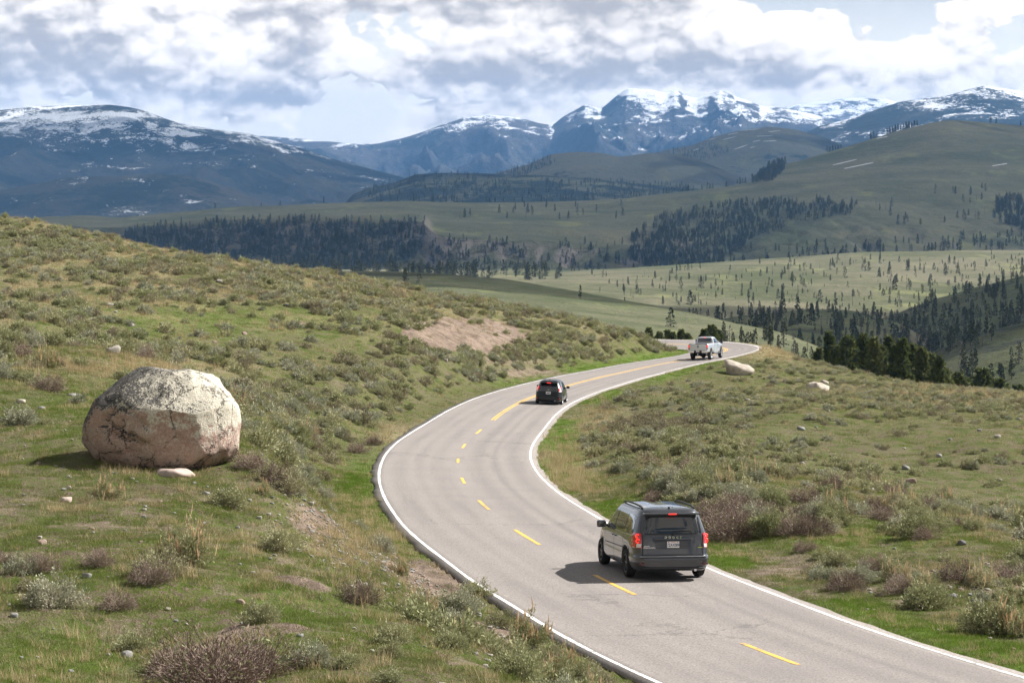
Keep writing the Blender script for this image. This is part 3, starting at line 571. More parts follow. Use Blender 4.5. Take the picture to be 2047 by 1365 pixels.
def bush_mesh(name, seed, h, r, nst, nlf, lf, mats, twiggy=0.0, spikes=0):
    rng = np.random.default_rng(seed)
    th = rng.uniform(0, 2 * np.pi, nst); el = np.arccos(1 - rng.uniform(0, 1, nst) ** .8 * .93)
    lob = 1 + .25 * np.sin(3 * th + seed) + .15 * np.sin(5 * th + 2 * seed)
    k = rng.uniform(.72, 1.08, nst) * lob
    end = np.stack([np.cos(th) * np.sin(el) * r * k, np.sin(th) * np.sin(el) * r * k, np.abs(np.cos(el)) * h * k + .04], 1)
    st = np.zeros((nst, 3)) + np.c_[rng.normal(0, r * .12, (nst, 2)), np.zeros(nst)]
    mid = st + (end - st) * .5 + np.c_[rng.normal(0, .03, (nst, 2)), rng.uniform(.0, .05, nst)]
    parts = [(np.concatenate([stems_q(st, mid, np.full(nst, .012), rng), stems_q(mid, end, np.full(nst, .008), rng)]), 1)]
    t = rng.uniform(.38 if not twiggy else .5, 1.0, (nst, nlf)) ** .7
    P = (mid[:, None] + (end - mid)[:, None] * ((t[..., None] - .3) / .7)).reshape(-1, 3); P[:, 2] = np.maximum(P[:, 2], .02)
    P += rng.normal(0, .035 * r / .4, P.shape)
    D = unit(np.repeat(unit(end - st), nlf, 0) * .9 + rng.normal(0, .55, P.shape) + np.array([0, 0, .35]))
    n = len(P); keep = rng.uniform(size=n) > twiggy
    L = lf * rng.uniform(.7, 1.4, n)
    parts.append((blades(P, D, L, L * .40, rng)[keep], 0))
    if (~keep).sum(): parts.append((blades(P, D, L * 1.6, L * .16, rng)[~keep], 1))
    if spikes:
        a = end[rng.integers(0, nst, spikes)] * [1, 1, .85]; b = a + unit(np.c_[rng.normal(0, .15, (spikes, 2)), np.ones(spikes)]) * rng.uniform(.16, .40, spikes)[:, None] * h / .6
        parts.append((blades(a, unit(b - a), np.linalg.norm(b - a, axis=1), np.full(spikes, .030), rng), 2))
    return tri_soup(name, parts, mats)
def tuft_mesh(name, seed, n, h, r, wd, m, lean=.35):
    rng = np.random.default_rng(seed); b = np.c_[rng.normal(0, r, (n, 2)), np.full(n, -.02)]
    d = unit(np.c_[rng.normal(0, lean, (n, 2)), np.ones(n)]); ln = h * rng.uniform(.5, 1.2, n)
    side = unit(np.cross(d, rng.normal(size=d.shape))) * wd / 2
    return tri_soup(name, [(np.stack([b - side, b + side, b + d * ln[:, None]], 1), 0)], [m])
def conifer_parts(seed, h, R_, wh, per, ncl, sz, sparse=0.0, z0=.1, p=.85):
    rng = np.random.default_rng(seed); tr = h * .012 + .05
    a = np.linspace(0, 2 * np.pi, 7)[:-1]; zz = np.array([-.6, h * .35, h * .7, h * .985]); rr = np.array([tr * 1.25, tr * .85, tr * .45, tr * .08])
    lean = np.c_[np.zeros(4), rng.normal(0, .004 * h, 4), rng.normal(0, .004 * h, 4)]
    TV = np.concatenate([np.c_[np.cos(a) * r + l[1], np.sin(a) * r + l[2], np.full(6, z)] for z, r, l in zip(zz, rr, lean)])
    TF = np.array([[k * 6 + j, k * 6 + (j + 1) % 6, (k + 1) * 6 + (j + 1) % 6, (k + 1) * 6 + j] for k in range(3) for j in range(6)])
    out = []
    for w in range(wh):
        f = (w + rng.uniform(-.3, .3)) / wh; f = min(max(f, 0), 1); z = h * (z0 + (1 - z0) * f)
        L0 = R_ * ((1 - f) ** p) * min(1, .55 + f * 3) + .02 * h * .5
        for b in range(per):
            if rng.uniform() < sparse: continue
            th = rng.uniform(0, 2 * np.pi); L = L0 * rng.uniform(.55, 1.2); dr = rng.uniform(-.35, .1) + .5 * f
            d = np.array([np.cos(th), np.sin(th), dr]); sd = np.array([-np.sin(th), np.cos(th), 0])
            n = ncl; t = np.sqrt(rng.uniform(.05, 1, n)); c = np.outer(t * L, d) + [0, 0, z]; c[:, 2] += -.18 * L * t ** 2
            c += np.outer(rng.normal(0, .16, n) * L * (1.1 - t), sd)
            dd = unit(d * .8 + rng.normal(0, .5, (n, 3)) + [0, 0, -.15]); s = sz * rng.uniform(.6, 1.3, n)
            out.append(blades(c, dd, s, s * .55, rng))
    return TV, TF, np.concatenate(out)
def conifer_mesh(name, m_leaf, m_bark, **kw):
    TV, TF, LQ = conifer_parts(**kw)
    me = np_mesh(name, np.vstack([TV, LQ.reshape(-1, 3)]), [TF, np.arange(len(LQ) * 4).reshape(-1, 4) + len(TV)], None, False)
    me.materials.append(m_leaf); me.materials.append(m_bark)
    me.polygons.foreach_set('material_index', np.r_[np.ones(len(TF), np.int32), np.zeros(len(LQ), np.int32)]); return me

M_SAGE = leafmat('sagebrush_leaves', (0.235, 0.25, 0.115), (0.385, 0.37, 0.215), (0.30, 0.31, 0.165), trans=.2)
M_SAGEG = leafmat('sagebrush_grey_leaves', (0.285, 0.295, 0.195), (0.38, 0.37, 0.265), trans=.2)
M_TWIG = leafmat('dry_twigs', (0.17, 0.118, 0.098), (0.29, 0.215, 0.180), trans=0)
M_STRAW = leafmat('straw_stalks', (0.46, 0.30, 0.17), (0.55, 0.42, 0.26), trans=.3)
M_GRASS = leafmat('short_grass', (0.100, 0.142, 0.024), (0.180, 0.220, 0.045), (0.175, 0.180, 0.070), trans=.35, pos_scale=.35)
M_LUSH = leafmat('lush_grass', (0.085, 0.140, 0.016), (0.150, 0.220, 0.028), trans=.4)
M_DRY = leafmat('dry_grass', (0.34, 0.265, 0.14), (0.52, 0.42, 0.25), trans=.3)
M_LITTER = leafmat('matted_dead_grass', (0.16, 0.13, 0.085), (0.30, 0.25, 0.17), trans=.15)
M_NEEDLE = leafmat('pine_needles', (0.085, 0.105, 0.034), (0.130, 0.145, 0.050), trans=.25, rough=.8)
M_NEEDLE_F = leafmat('distant_needles', (0.045, 0.058, 0.032), (0.078, 0.086, 0.048), trans=0, rough=.9)
M_BARK = mat('pine_bark', (0.09, 0.07, 0.055), .95, vary=.3, vscale=3)
M_SNAG = leafmat('bare_branches', (0.10, 0.09, 0.08), (0.16, 0.145, 0.13), trans=0)
BM = [M_SAGE, M_TWIG, M_STRAW]
B_NEAR = [bush_mesh('sagebrush', 1, .60, .50, 130, 32, .055, BM), bush_mesh('sagebrush', 2, .50, .52, 125, 32, .052, [M_SAGEG, M_TWIG, M_STRAW]),
          bush_mesh('sagebrush', 3, .66, .44, 120, 28, .052, BM, spikes=90), bush_mesh('twiggy_bush', 4, .55, .52, 190, 24, .045, BM, twiggy=.90), bush_mesh('sagebrush', 5, .55, .55, 130, 30, .052, BM, twiggy=.35)]
B_FAR = [bush_mesh('far_sage', 11, .50, .50, 64, 15, .10, BM), bush_mesh('far_sage', 12, .42, .52, 64, 15, .10, [M_SAGEG, M_TWIG, M_STRAW]), bush_mesh('far_sage', 13, .54, .46, 60, 14, .095, BM, spikes=12), bush_mesh('far_sage', 14, .46, .50, 70, 14, .09, BM, twiggy=.55)]
TUFTS = [tuft_mesh('tuft', 21, 34, .10, .10, .010, M_GRASS, .5), tuft_mesh('tuft', 22, 34, .13, .12, .010, M_GRASS, .4), tuft_mesh('tuft', 23, 30, .12, .11, .011, M_LUSH, .4), tuft_mesh('tuft', 24, 26, .22, .08, .010, M_DRY, .45), tuft_mesh('tuft', 25, 34, .42, .12, .012, M_DRY, .25), tuft_mesh('tuft', 26, 34, .085, .13, .012, M_LITTER, .9)]

def scatter(name, P, scale, rot, idx, templates, label, kind='stuff'):
    """one object whose points carry copies of the templates"""
    me = bpy.data.meshes.new(name); me.vertices.add(len(P)); me.vertices.foreach_set('co', np.asarray(P, np.float32).ravel())
    for nm, ty_, key, dat in (('scale', 'FLOAT', 'value', scale), ('rot', 'FLOAT', 'value', rot), ('idx', 'INT', 'value', idx)):
        a = me.attributes.new(nm, ty_, 'POINT'); a.data.foreach_set(key, np.asarray(dat, np.int32 if ty_ == 'INT' else np.float32))
    o = add_obj(name, me)
    col = bpy.data.collections.new(name + '_kinds')
    for k, tm in enumerate(templates): col.objects.link(bpy.data.objects.new('%s_kind_%02d' % (name, k), tm))
    ng = bpy.data.node_groups.new(name, 'GeometryNodeTree'); N = NT(ng)
    ng.interface.new_socket('Geometry', in_out='INPUT', socket_type='NodeSocketGeometry'); ng.interface.new_socket('Geometry', in_out='OUTPUT', socket_type='NodeSocketGeometry')
    a = N.new('NodeGroupInput'); b = N.new('NodeGroupOutput'); ci = N.new('GeometryNodeCollectionInfo'); ci.inputs['Collection'].default_value = col
    ci.inputs['Separate Children'].default_value = True; ci.inputs['Reset Children'].default_value = True
    ip = N.new('GeometryNodeInstanceOnPoints'); ip.inputs['Pick Instance'].default_value = True
    def att(nm, t_):
        n = N.new('GeometryNodeInputNamedAttribute', data_type=t_); n.inputs[0].default_value = nm; return n.outputs[0]
    cr = N.new('ShaderNodeCombineXYZ'); N.l.new(att('rot', 'FLOAT'), cr.inputs[2])
    N.l.new(a.outputs[0], ip.inputs['Points']); N.l.new(ci.outputs[0], ip.inputs['Instance']); N.l.new(att('idx', 'INT'), ip.inputs['Instance Index'])
    N.l.new(cr.outputs[0], ip.inputs['Rotation']); N.l.new(att('scale', 'FLOAT'), ip.inputs['Scale']); N.l.new(ip.outputs[0], b.inputs[0])
    md = o.modifiers.new('scatter', 'NODES'); md.node_group = ng
    tag(o, label, None, None, kind); return o

# visible part of the near ground, per column
PX, PY = toP(TX, TY, TZ)
PYm = np.where(TY > 26.5, PY, 1e5); RUN = np.minimum.accumulate(PYm, 0)
def seen(X, Y, Zh, tol=4.0, x0=-380, x1=2430):
    px, py = toP(X, Y, Zh); a = np.interp(X / Y, tu, np.arange(len(tu))).astype(int); b = np.interp(Y, ty, np.arange(len(ty))).astype(int)
    return (px > x0) & (px < x1) & (py < 1500) & (py <= RUN[b, a] + tol)
def rand_ground(n, z0, z1, umax=.285):
    u = RNG.uniform(-umax, umax, n); Y = np.sqrt(RNG.uniform(z0 ** 2, z1 ** 2, n)); X = u * Y; return X, Y

# sage density over the hillsides
def bush_density(X, Y, px, py, d):
    cl = fbm(X / 1.9, Y / 3.0, 3, 301); big = fbm(X / 11, Y / 15, 3, 307)
    left = d < 0
    base_l = .55 * sstep(.40, .58, big) * sstep(.38, .60, cl)
    z_ridge = np.interp(px, [0, 150, 300, 600, 850, 1150, 1355], [436, 464, 491, 542, 583, 638, 690])
    dl = base_l + .75 * sstep(130, 60, py - z_ridge) * sstep(.30, .5, cl)
    dl += .75 * blob(px, py, 130, 670, 330, 60) * sstep(.38, .5, cl) + .9 * blob(px, py, 600, 850, 150, 95) + .85 * blob(px, py, 930, 755, 150, 30) + .95 * blob(px, py, 1180, 690, 190, 45) + .8 * blob(px, py, 700, 780, 150, 45) * sstep(.4, .5, cl)
    dl += .9 * blob(px, py, 840, 1060, 130, 70) * (d < -4.8) + .8 * (d < -5.0) * (d > -8.0) * (Y < 56) + .9 * blob(px, py, 1130, 1290, 140, 60) + 1. * blob(px, py, 950, 1170, 60, 40) + .8 * blob(px, py, 690, 960, 60, 50) + .8 * blob(px, py, 800, 690, 40, 40)
    dl *= 1 - .98 * (((px - 930) / 120) ** 2 + ((py - 668) / 34) ** 2 < 1)
    dl *= 1 - .8 * blob(px, py, 450, 640, 260, 28)
    dl = np.where((Y < 66) & (px < 900) & (py > 930), .035 * sstep(.4, .6, cl) + np.where(px + (py - 940) * .9 > 950, .15, 0), dl)
    dr = .07 * sstep(.45, .6, cl) + 1.2 * blob(px, py, 1300, 880, 190, 60) * sstep(.36, .48, cl) + 1.2 * blob(px, py, 1560, 940, 240, 42) * sstep(.38, .5, cl) + .9 * blob(px, py, 1330, 1000, 170, 40) + .9 * blob(px, py, 1420, 1040, 110, 35) + .9 * blob(px, py, 1800, 1050, 330, 34) * sstep(.35, .5, cl) + 1.0 * blob(px, py, 1850, 800, 280, 26) + .5 * blob(px, py, 1600, 745, 120, 22) + .35 * blob(px, py, 1640, 830, 200, 20) * sstep(.45, .55, cl)
    dr += .5 * blob(px, py, 1980, 960, 120, 90) * sstep(.5, .6, cl)
    dr += 1.0 * blob(px, py, 1500, 1055, 70, 30) + .45 * blob(px, py, 1750, 1160, 180, 45) + .6 * blob(px, py, 2000, 1230, 100, 60)
    dd_ = np.where(left, dl, dr) * (.12 + 1.25 * sstep(.47, .60, fbm(X / 1.5, Y / 2.4, 3, 555)))
    dd_ *= np.where(left, sstep(4.6, 6.5, np.abs(d)) , sstep(4.9, 7.5, np.abs(d)))
    dd_ *= sstep(275, 262, Y) * (1 - blob(px, py, 320, 860, 210, 100) * (Y < 70)) * (np.hypot(X + 8.7, (Y - 62.5)) > 2.6)
    return np.clip(dd_ * .95, 0, .9)
bx, by = rand_ground(68000, 26, 275); bz = gz(bx, by); bpx, bpy_ = toP(bx, by, bz); bd, _ = road_dist(bx, by)
keep = (RNG.uniform(size=len(bx)) < bush_density(bx, by, bpx, bpy_, bd)) & seen(bx, by, bz, 26)
bx, by, bz, bpx, bpy_, bd = (v[keep] for v in (bx, by, bz, bpx, bpy_, bd))
bs = (.40 + .80 * RNG.uniform(0, 1, len(bx)) ** 1.5) * np.where(by < 66, .75, np.where(by > 110, .88, .95)) * np.where((bd > 0) & (by > 95), .85, 1) * np.where((bd > 0) & (bpx > 1450) & (bpy_ < 990), .8, 1)
bi = RNG.choice(4, len(bx), p=[.40, .27, .12, .21]); brot = RNG.uniform(0, 6.28, len(bx))
# more twiggy growth beside the left bend and behind the van
bi[(blob(bpx, bpy_, 720, 900, 60, 40) + blob(bpx, bpy_, 1450, 1040, 140, 40) + blob(bpx, bpy_, 1200, 1000, 120, 50) + .8 * blob(bpx, bpy_, 1300, 850, 120, 30) > .5) & (RNG.uniform(size=len(bx)) < .85)] = 3
app = bs / by * seen(bx, by, bz, 2, -10, 2057)
order = np.argsort(-app); IND = order[:235]; REST = order[235:]
def bush_zone(px, py, d, Y, k):
    tw = k == 3
    kindw = 'dry brown twiggy shrub' if tw else ['grey-green sagebrush', 'pale grey sagebrush', 'sagebrush with straw seed stalks'][k]
    if d < 0:
        z = ('on the near bank in front of the big boulder' if Y < 60 and px < 800 else 'crowding the bank above the left white line near the camera' if Y < 60 else 'in the gully between the big boulder and the bend' if Y < 100 and px > 480 else
             'on the grassy rise behind the big boulder' if Y < 125 else 'on the hillside left of the road beyond the gully')
    else:
        z = ('on the verge to the right of the dark minivan' if Y < 62 else 'on the bank just behind the dark minivan' if Y < 92 else 'on the open field right of the inside bend')
    return kindw, z
def add_bush(p, sc, rot, k, near=True, label=None, group=None, name=None):
    me = B_NEAR[k]; o = bpy.data.objects.new(name or ('twiggy_shrub' if k == 3 else 'sagebrush'), me); COL.objects.link(o)
    o.location = (p[0], p[1], p[2] - .03); o.rotation_euler = (0, 0, rot); o.scale = (sc, sc, sc * random.uniform(.85, 1.1)); tag(o, label, 'shrub', group); return o
BIGB = [(372, 1125, 1.10, 2, 'large sagebrush with pale dry plumes standing below the big boulder'), (318, 1150, .85, 4, 'low mixed sagebrush left of the plumed bush below the boulder'),
    (300, 1165, .7, 3, 'bare purple-brown shrub beside the plumed sagebrush below the boulder'), (100, 1210, .95, 1, 'rounded pale sagebrush near the left edge of the photo'), (560, 1100, .8, 0, 'single green sagebrush right of the plumed bush on the near bank'),
    (215, 1000, .8, 2, 'sagebrush with straw tips in front of the boulder\'s left end'), (195, 1130, .55, 3, 'small dark dead shrub between pale sagebrush and plumed bush'), (235, 1215, .6, 3, 'small brown twiggy shrub right of the rounded pale sagebrush'), (800, 1150, .55, 2, 'small straw-tipped tuft beside the stony slope'), (745, 1205, .55, 2, 'small straw-coloured tuft above the left burrow mound'),
    (430, 1375, 1.6, 3, 'wide purple-brown twiggy shrub at the bottom edge of the photo'), (520, 1350, 1.0, 3, 'twiggy brown shrub at the bottom edge beside the widest one'), (350, 1345, .9, 3, 'low twiggy brown shrub left of the widest one at the bottom'), (498, 1330, .5, 1, 'small pale sagebrush growing out of the twiggy brown shrubs'),
    (918, 1225, 1.0, 1, 'silver grey sagebrush above the dirt slide by the left line'), (950, 1195, .75, 0, 'dark green sagebrush close to the left white line'), (1000, 1255, .7, 4, 'mixed green and grey shrub hanging towards the left line'), (1055, 1292, 1.0, 2, 'tall sagebrush with orange seed stalks overlapping the left white line'), (1100, 1330, .7, 4, 'bushy sagebrush right of the orange-stalked one'), (1125, 1352, .75, 2, 'orange-stalked sagebrush at the bottom beside the road'), (1165, 1360, .7, 0, 'yellow-green sagebrush beside the road at the bottom'), (1195, 1375, .6, 4, 'dark sagebrush nearest the camera beside the left line'),
    (545, 965, .95, 3, 'grey dead shrub on the crest right of the boulder'), (575, 985, .85, 4, 'grey-green shrub on the crest just beyond the dead grey one'), (500, 935, .8, 3, 'twiggy shrub tucked against the boulder\'s right side'),
    (1850, 1215, 1.15, 0, 'big rounded green sagebrush on the right verge'), (1800, 1185, .8, 3, 'bare grey shrub left of the big rounded sagebrush on the right'), (1715, 1165, .9, 1, 'pale sagebrush leaning over dead stalks on the right verge'), (1690, 1180, .9, 3, 'dry fallen twigs shrub beside the pale leaning sagebrush'), (1980, 1265, 1.2, 0, 'large dark sagebrush near the right edge of the photo'), (2030, 1270, 1.1, 2, 'straw-tipped sagebrush at the right edge of the photo'), (1960, 1170, .8, 1, 'small grey-green sagebrush behind the bare soil on the right'),
    (1450, 1080, 1.5, 3, 'broad purple-brown twiggy shrub just right of the minivan'), (1490, 1075, 1.4, 3, 'purple-brown twiggy shrub next to the one beside the minivan'), (1535, 1070, 1.2, 0, 'green sagebrush in the clump right of the minivan'), (1590, 1070, 1.1, 3, 'dark twiggy shrub at the right end of the minivan clump'), (1420, 1060, 1.1, 3, 'twiggy shrub partly hidden behind the minivan'),
    (715, 905, 1.0, 3, 'reddish twiggy shrub at the outside of the bend'), (745, 890, .9, 3, 'reddish twiggy shrub nearest the white line at the bend')]
for (x_, y_, s_, k_, lab) in BIGB:
    p = on_ground(x_, y_)
    if p is not None: add_bush(p, s_, random.uniform(0, 6), k_, label=lab, group='notable shrubs near the road')
for i in IND:
    kw, z = bush_zone(bpx[i], bpy_[i], bd[i], by[i], bi[i])
    add_bush((bx[i], by[i], bz[i]), bs[i], brot[i], int(bi[i]), label='%s %s' % (kw, z), group='%s %s' % (kw.replace('shrub', 'shrubs'), z))
scatter('sagebrush_cover', np.c_[bx, by, bz - .03][REST], bs[REST] * 1.08, brot[REST], bi[REST], B_FAR, 'grey-green sagebrush cover spread over the hillsides on both sides of the road')

# grass
def grass_pts(n, z0, z1):
    x, y = rand_ground(n, z0, z1); z = gz(x, y); px, py = toP(x, y, z); d, _ = road_dist(x, y)
    a = np.interp(x / y, tu, np.arange(len(tu))).astype(int); b = np.interp(y, ty, np.arange(len(ty))).astype(int)
    so, lu, dr = soil[b, a], lush[b, a], dry[b, a]
    thin = fbm(x / .8, y / .8, 4, 401)
    clump_ = fbm(x / .35, y / .5, 2, 433)
    pr = (sstep(.38, .54, thin) * sstep(.30, .62, clump_) * 1.15 + .10) * (1 - np.clip(so * 1.2, 0, .97)); pr = np.maximum(pr, lu * .95); pr = np.maximum(pr, dr * .8)
    k = (RNG.uniform(size=n) < pr) & (np.abs(d) > 3.52 + (RNG.uniform(size=n) ** 3) * 1.2) & seen(x, y, z, 8) & (np.hypot(x + 8.7, y - 62.5) > 1.6)
    r = RNG.uniform(size=n); strawy = fbm(x / 3, y / 3, 3, 411)
    idx = np.where(r < lu, 2, np.where(r < .5, 0, 1)); idx = np.where(RNG.uniform(size=n) < .04 + .18 * sstep(.5, .65, strawy) + dr * .7, 3, idx)
    idx = np.where((idx < 2) & (RNG.uniform(size=n) < .22 + .5 * sstep(.48, .36, thin)), 5, idx)
    idx = np.where((idx == 3) & (RNG.uniform(size=n) < .05 + .55 * dr), 4, idx)
    return np.c_[x, y, z][k], idx[k], y[k]
g1, gi1, gy1 = grass_pts(270000, 26, 100); g2, gi2, gy2 = grass_pts(135000, 100, 270)
GP = np.vstack([g1, g2]); GI = np.r_[gi1, gi2]; GY = np.r_[gy1, gy2]
scatter('grass', GP, RNG.uniform(.55, 1.1, len(GP)) * np.where(GY > 100, 1.35, .85), RNG.uniform(0, 6.28, len(GP)), GI, TUFTS, 'short green and straw-coloured grass covering the slopes beside the road')
#print('bushes', len(bx), 'grass', len(GP))

# ------------------------------------------------------------------ rocks
from mathutils import noise as mnoise
def ico(sub):
    bm = bmesh.new(); bmesh.ops.create_icosphere(bm, subdivisions=sub, radius=1.0)
    V = np.array([v.co[:] for v in bm.verts]); F = np.array([[v.index for v in f.verts] for f in bm.faces]); bm.free(); return V, F
ICO = {k: ico(k) for k in (3, 4, 6)}
def rock_mesh(name, seed, planes, sub, mats, rough_=.03, p=16, fr=1.6, extra=None, smooth=True):
    D, F = ICO[sub]; D = unit(D); acc = 0
    for n, d in planes:
        n = np.array(n, float); n /= np.linalg.norm(n); acc = acc + np.maximum(0, D @ n / d) ** p
    V = D / (acc ** (1 / p))[:, None]
    o = Vector((seed * 3.7, seed * 1.3, 0))
    disp = np.array([sum(mnoise.noise(Vector(v) * fr * 2 ** k + o) * .55 ** k for k in range(6)) for v in V])
    V = V + D * (disp * rough_)[:, None]
    if extra is not None: V = extra(V, D)
    return np_mesh(name, V, F, mats, smooth)
def rand_planes(seed, sx, sy, sz, n=13):
    rng = np.random.default_rng(seed); out = [((1, 0, 0), sx), ((-1, 0, 0), sx), ((0, 1, 0), sy), ((0, -1, 0), sy), ((0, 0, 1), sz), ((0, 0, -1), sz)]
    for _ in range(n):
        v = unit(rng.normal(size=3)); out.append((tuple(v), float(np.linalg.norm(v * [sx, sy, sz]) * rng.uniform(.80, 1.02))))
    return out
def boulder_mat():
    m = bpy.data.materials.new('lichen_granite'); m.use_nodes = True; t = NT(m.node_tree); p = t.n['Principled BSDF']
    tc_ = t.new('ShaderNodeTexCoord'); ob = tc_.outputs['Object']; x, y, z = t.sep(ob); g = t.new('ShaderNodeNewGeometry'); nz = t.sep(g.outputs['True Normal'])[2]
    a = t.noise(ob, 1.1, 5, .6); b = t.noise(ob, 4.5, 6, .7); c = t.noise(ob, 18.0, 5, .75); d = t.noise(ob, 60.0, 3, .8)
    base = t.mix(t.smooth(b, .35, .65), (0.48, 0.315, 0.255), (0.57, 0.44, 0.36))
    base = t.mix(t.smooth(t.math('ADD', t.math('MULTIPLY', c, .6), t.math('MULTIPLY', d, .4)), .40, .62), t.mix(.45, base, (0.20, .15, .12)), base)
    # pale lichen over the upper half; paler towards the right shoulder
    up = t.math('ADD', t.math('ADD', t.math('MULTIPLY', z, .30), t.math('MULTIPLY', x, .09)), t.math('MULTIPLY', nz, .28))
    lic = t.math('ADD', up, t.math('ADD', t.math('MULTIPLY', b, .9), t.math('ADD', t.math('MULTIPLY', c, .5), t.math('MULTIPLY', t.math('SUBTRACT', a, .5), .9))))
    pale = t.mix(t.smooth(c, .35, .65), (0.48, 0.46, 0.36), (0.68, 0.635, 0.53))
    base = t.mix(t.math('MULTIPLY', t.smooth(lic, .70, .92), .9), base, pale)
    # black lichen, speckled, over the crown and the upper left flank
    bl = t.math('ADD', t.math('MULTIPLY', b, .45), t.math('ADD', t.math('MULTIPLY', c, .70), t.math('ADD', t.math('MULTIPLY', nz, .30), t.math('MULTIPLY', x, -.085))))
    spk = t.noise(ob, 34.0, 3, .7)
    base = t.mix(t.math('MULTIPLY', t.smooth(t.math('ADD', bl, t.math('ADD', t.math('MULTIPLY', a, .35), t.math('MULTIPLY', spk, .55))), 1.20, 1.27), .93), base, (0.05, 0.047, 0.047))
    vk = t.new('ShaderNodeTexVoronoi', feature='DISTANCE_TO_EDGE'); t.put(vk.inputs['Vector'], t.vmath('ADD', ob, t.vmath('SCALE', t.noise(ob, 1.6, 5, .7, color=True), scale=.9))); vk.inputs['Scale'].default_value = .8
    crack = t.math('MULTIPLY', t.smooth(vk.outputs['Distance'], .020, .004), t.smooth(a, .38, .5)); base = t.mix(t.math('MULTIPLY', crack, .7), base, (0.05, 0.042, 0.035))
    # darker band low on the stone, with a ragged edge
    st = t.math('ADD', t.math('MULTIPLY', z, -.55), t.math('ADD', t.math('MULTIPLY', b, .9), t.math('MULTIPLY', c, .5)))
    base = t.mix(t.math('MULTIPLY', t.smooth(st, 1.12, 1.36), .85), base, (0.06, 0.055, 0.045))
    t.put(p.inputs['Base Color'], base); p.inputs['Roughness'].default_value = .92; p.inputs['Specular IOR Level'].default_value = .2
    bp_ = t.new('ShaderNodeBump'); bp_.inputs['Strength'].default_value = .9; bp_.inputs['Distance'].default_value = .07
    t.put(bp_.inputs['Height'], t.math('SUBTRACT', t.math('ADD', t.math('MULTIPLY', b, .6), t.math('MULTIPLY', c, .5)), t.math('MULTIPLY', crack, .9))); t.l.new(bp_.outputs[0], p.inputs['Normal'])
    return m
M_BOULDER = boulder_mat()
M_ROCK = mat('pale_granite', (0.40, 0.35, 0.29), .9, vary=.22, vscale=3.0, spec=.2); M_STONE = mat('grey_field_stone', (0.24, 0.235, 0.22), .9, vary=.25, vscale=6, spec=.2); M_DSTONE = mat('dark_field_stone', (0.13, 0.125, 0.125), .9, vary=.25, vscale=5, spec=.2)
M_PINK = mat('pink_granite', (0.44, 0.35, 0.30), .9, vary=.15, vscale=3, spec=.2)
BP = [((.93, -.34, .02), 1.90), ((.78, -.05, .62), 1.80), ((.42, -.2, .88), 1.56), ((.05, .1, 1), 1.37), ((-.40, -.15, .90), 1.38), ((-.66, .1, .70), 1.56), ((-.93, -.15, .22), 1.86), ((-.8, -.35, -.45), 1.80), ((-.32, -.93, -.16), 1.42), ((.10, -.98, -.14), 1.40), ((-.15, -.70, .68), 1.36), ((.35, -.66, .66), 1.48),
      ((.72, -.69, -.02), 1.72), ((0, 1, .1), 1.5), ((-.6, .8, .1), 1.65), ((.7, .7, .1), 1.75), ((0, 0, -1), 1.35), ((.5, -.3, -.8), 1.6), ((-.3, -.5, -.8), 1.45)]
def boulder_extra(V, D):
    x, y, z = V.T; front = sstep(-.25, -.6, D[:, 1])
    wob = .05 * np.sin(x * 7 + 1) + .03 * np.sin(x * 17)
    g1 = np.exp(-(((z - (.05 - .50 * (x + .95)) + wob) / .045) ** 2)) * sstep(-1.35, -1.1, x) * sstep(.0, -.25, x)
    g2 = np.exp(-(((z - (-.12 - .42 * (x + .95)) + wob) / .04) ** 2)) * sstep(-1.6, -1.3, x) * sstep(-.1, -.35, x)
    g3 = np.exp(-(((z - (.62 - .9 * np.abs(x + .80)) + wob) / .05) ** 2)) * sstep(-1.5, -1.2, x) * sstep(-.0, -.3, x)
    kb = np.exp(-(((x + .25) / .27) ** 2 + ((z + .15) / .2) ** 2) ** 2) * .09
    ledge = np.exp(-(((z - (.42 + .05 * np.sin(x * 5))) / .06) ** 2)) * sstep(.1, .35, x) * .05
    return V + D * (front * (kb + ledge - .13 * g1 - .09 * g2 - .07 * g3))[:, None]
def chip(planes, n, k, seed):
    rng = np.random.default_rng(seed); D = unit(ICO[4][0]); pl = list(planes)
    for _ in range(n):
        nn = unit(rng.normal(size=3)); rad = np.min([np.where(D @ unit(np.array(a, float)) > 1e-3, d / np.maximum(D @ unit(np.array(a, float)), 1e-3), 1e9) for a, d in pl], 0); pl.append((tuple(nn), float((D * rad[:, None] @ nn).max() * k)))
    return pl
BP = chip(BP, 30, .972, 8)
bc = on_ground(306, 938)
boulder = add_obj('boulder', rock_mesh('boulder', 3, BP, 6, M_BOULDER, .10, 42, .9, boulder_extra)); boulder.location = (bc[0], bc[1] + 1.25, gz(bc[0], bc[1] + 1.25) + .93); boulder.scale = (.97, .97, .97)
tag(boulder, 'huge rounded boulder with black and pale lichen on the grassy near bank', 'boulder')
def put_rock(px, py, w, h, mat_, label=None, name='rock', seed=1, sub=4, depth=None, sink=.25, rot=0, group=None, cat='rock'):
    p = on_ground(px, py)
    if p is None: return None
    W_ = w / FPX * p[1] / 2; H_ = h / FPX * p[1] / 2; me = rock_mesh(name, seed, rand_planes(seed, W_, depth or W_ * .8, H_, 20), sub, mat_, W_ * .10, 18, 1.2 / W_)
    o = add_obj(name, me); o.location = (p[0], p[1] + (depth or W_ * .8) * .6, p[2] + H_ * (1 - sink * 2)); o.rotation_euler = (0, 0, rot); return tag(o, label, cat, group)
put_rock(343, 953, 102, 24, M_PINK, 'flat pale pink slab lying at the foot of the huge boulder', seed=35, sink=.40, depth=.35)
put_rock(1478, 749, 66, 33, M_ROCK, 'long sloping pale rock by the right verge below the pickup', seed=8, sub=4).rotation_euler = (0, R(15), R(10))
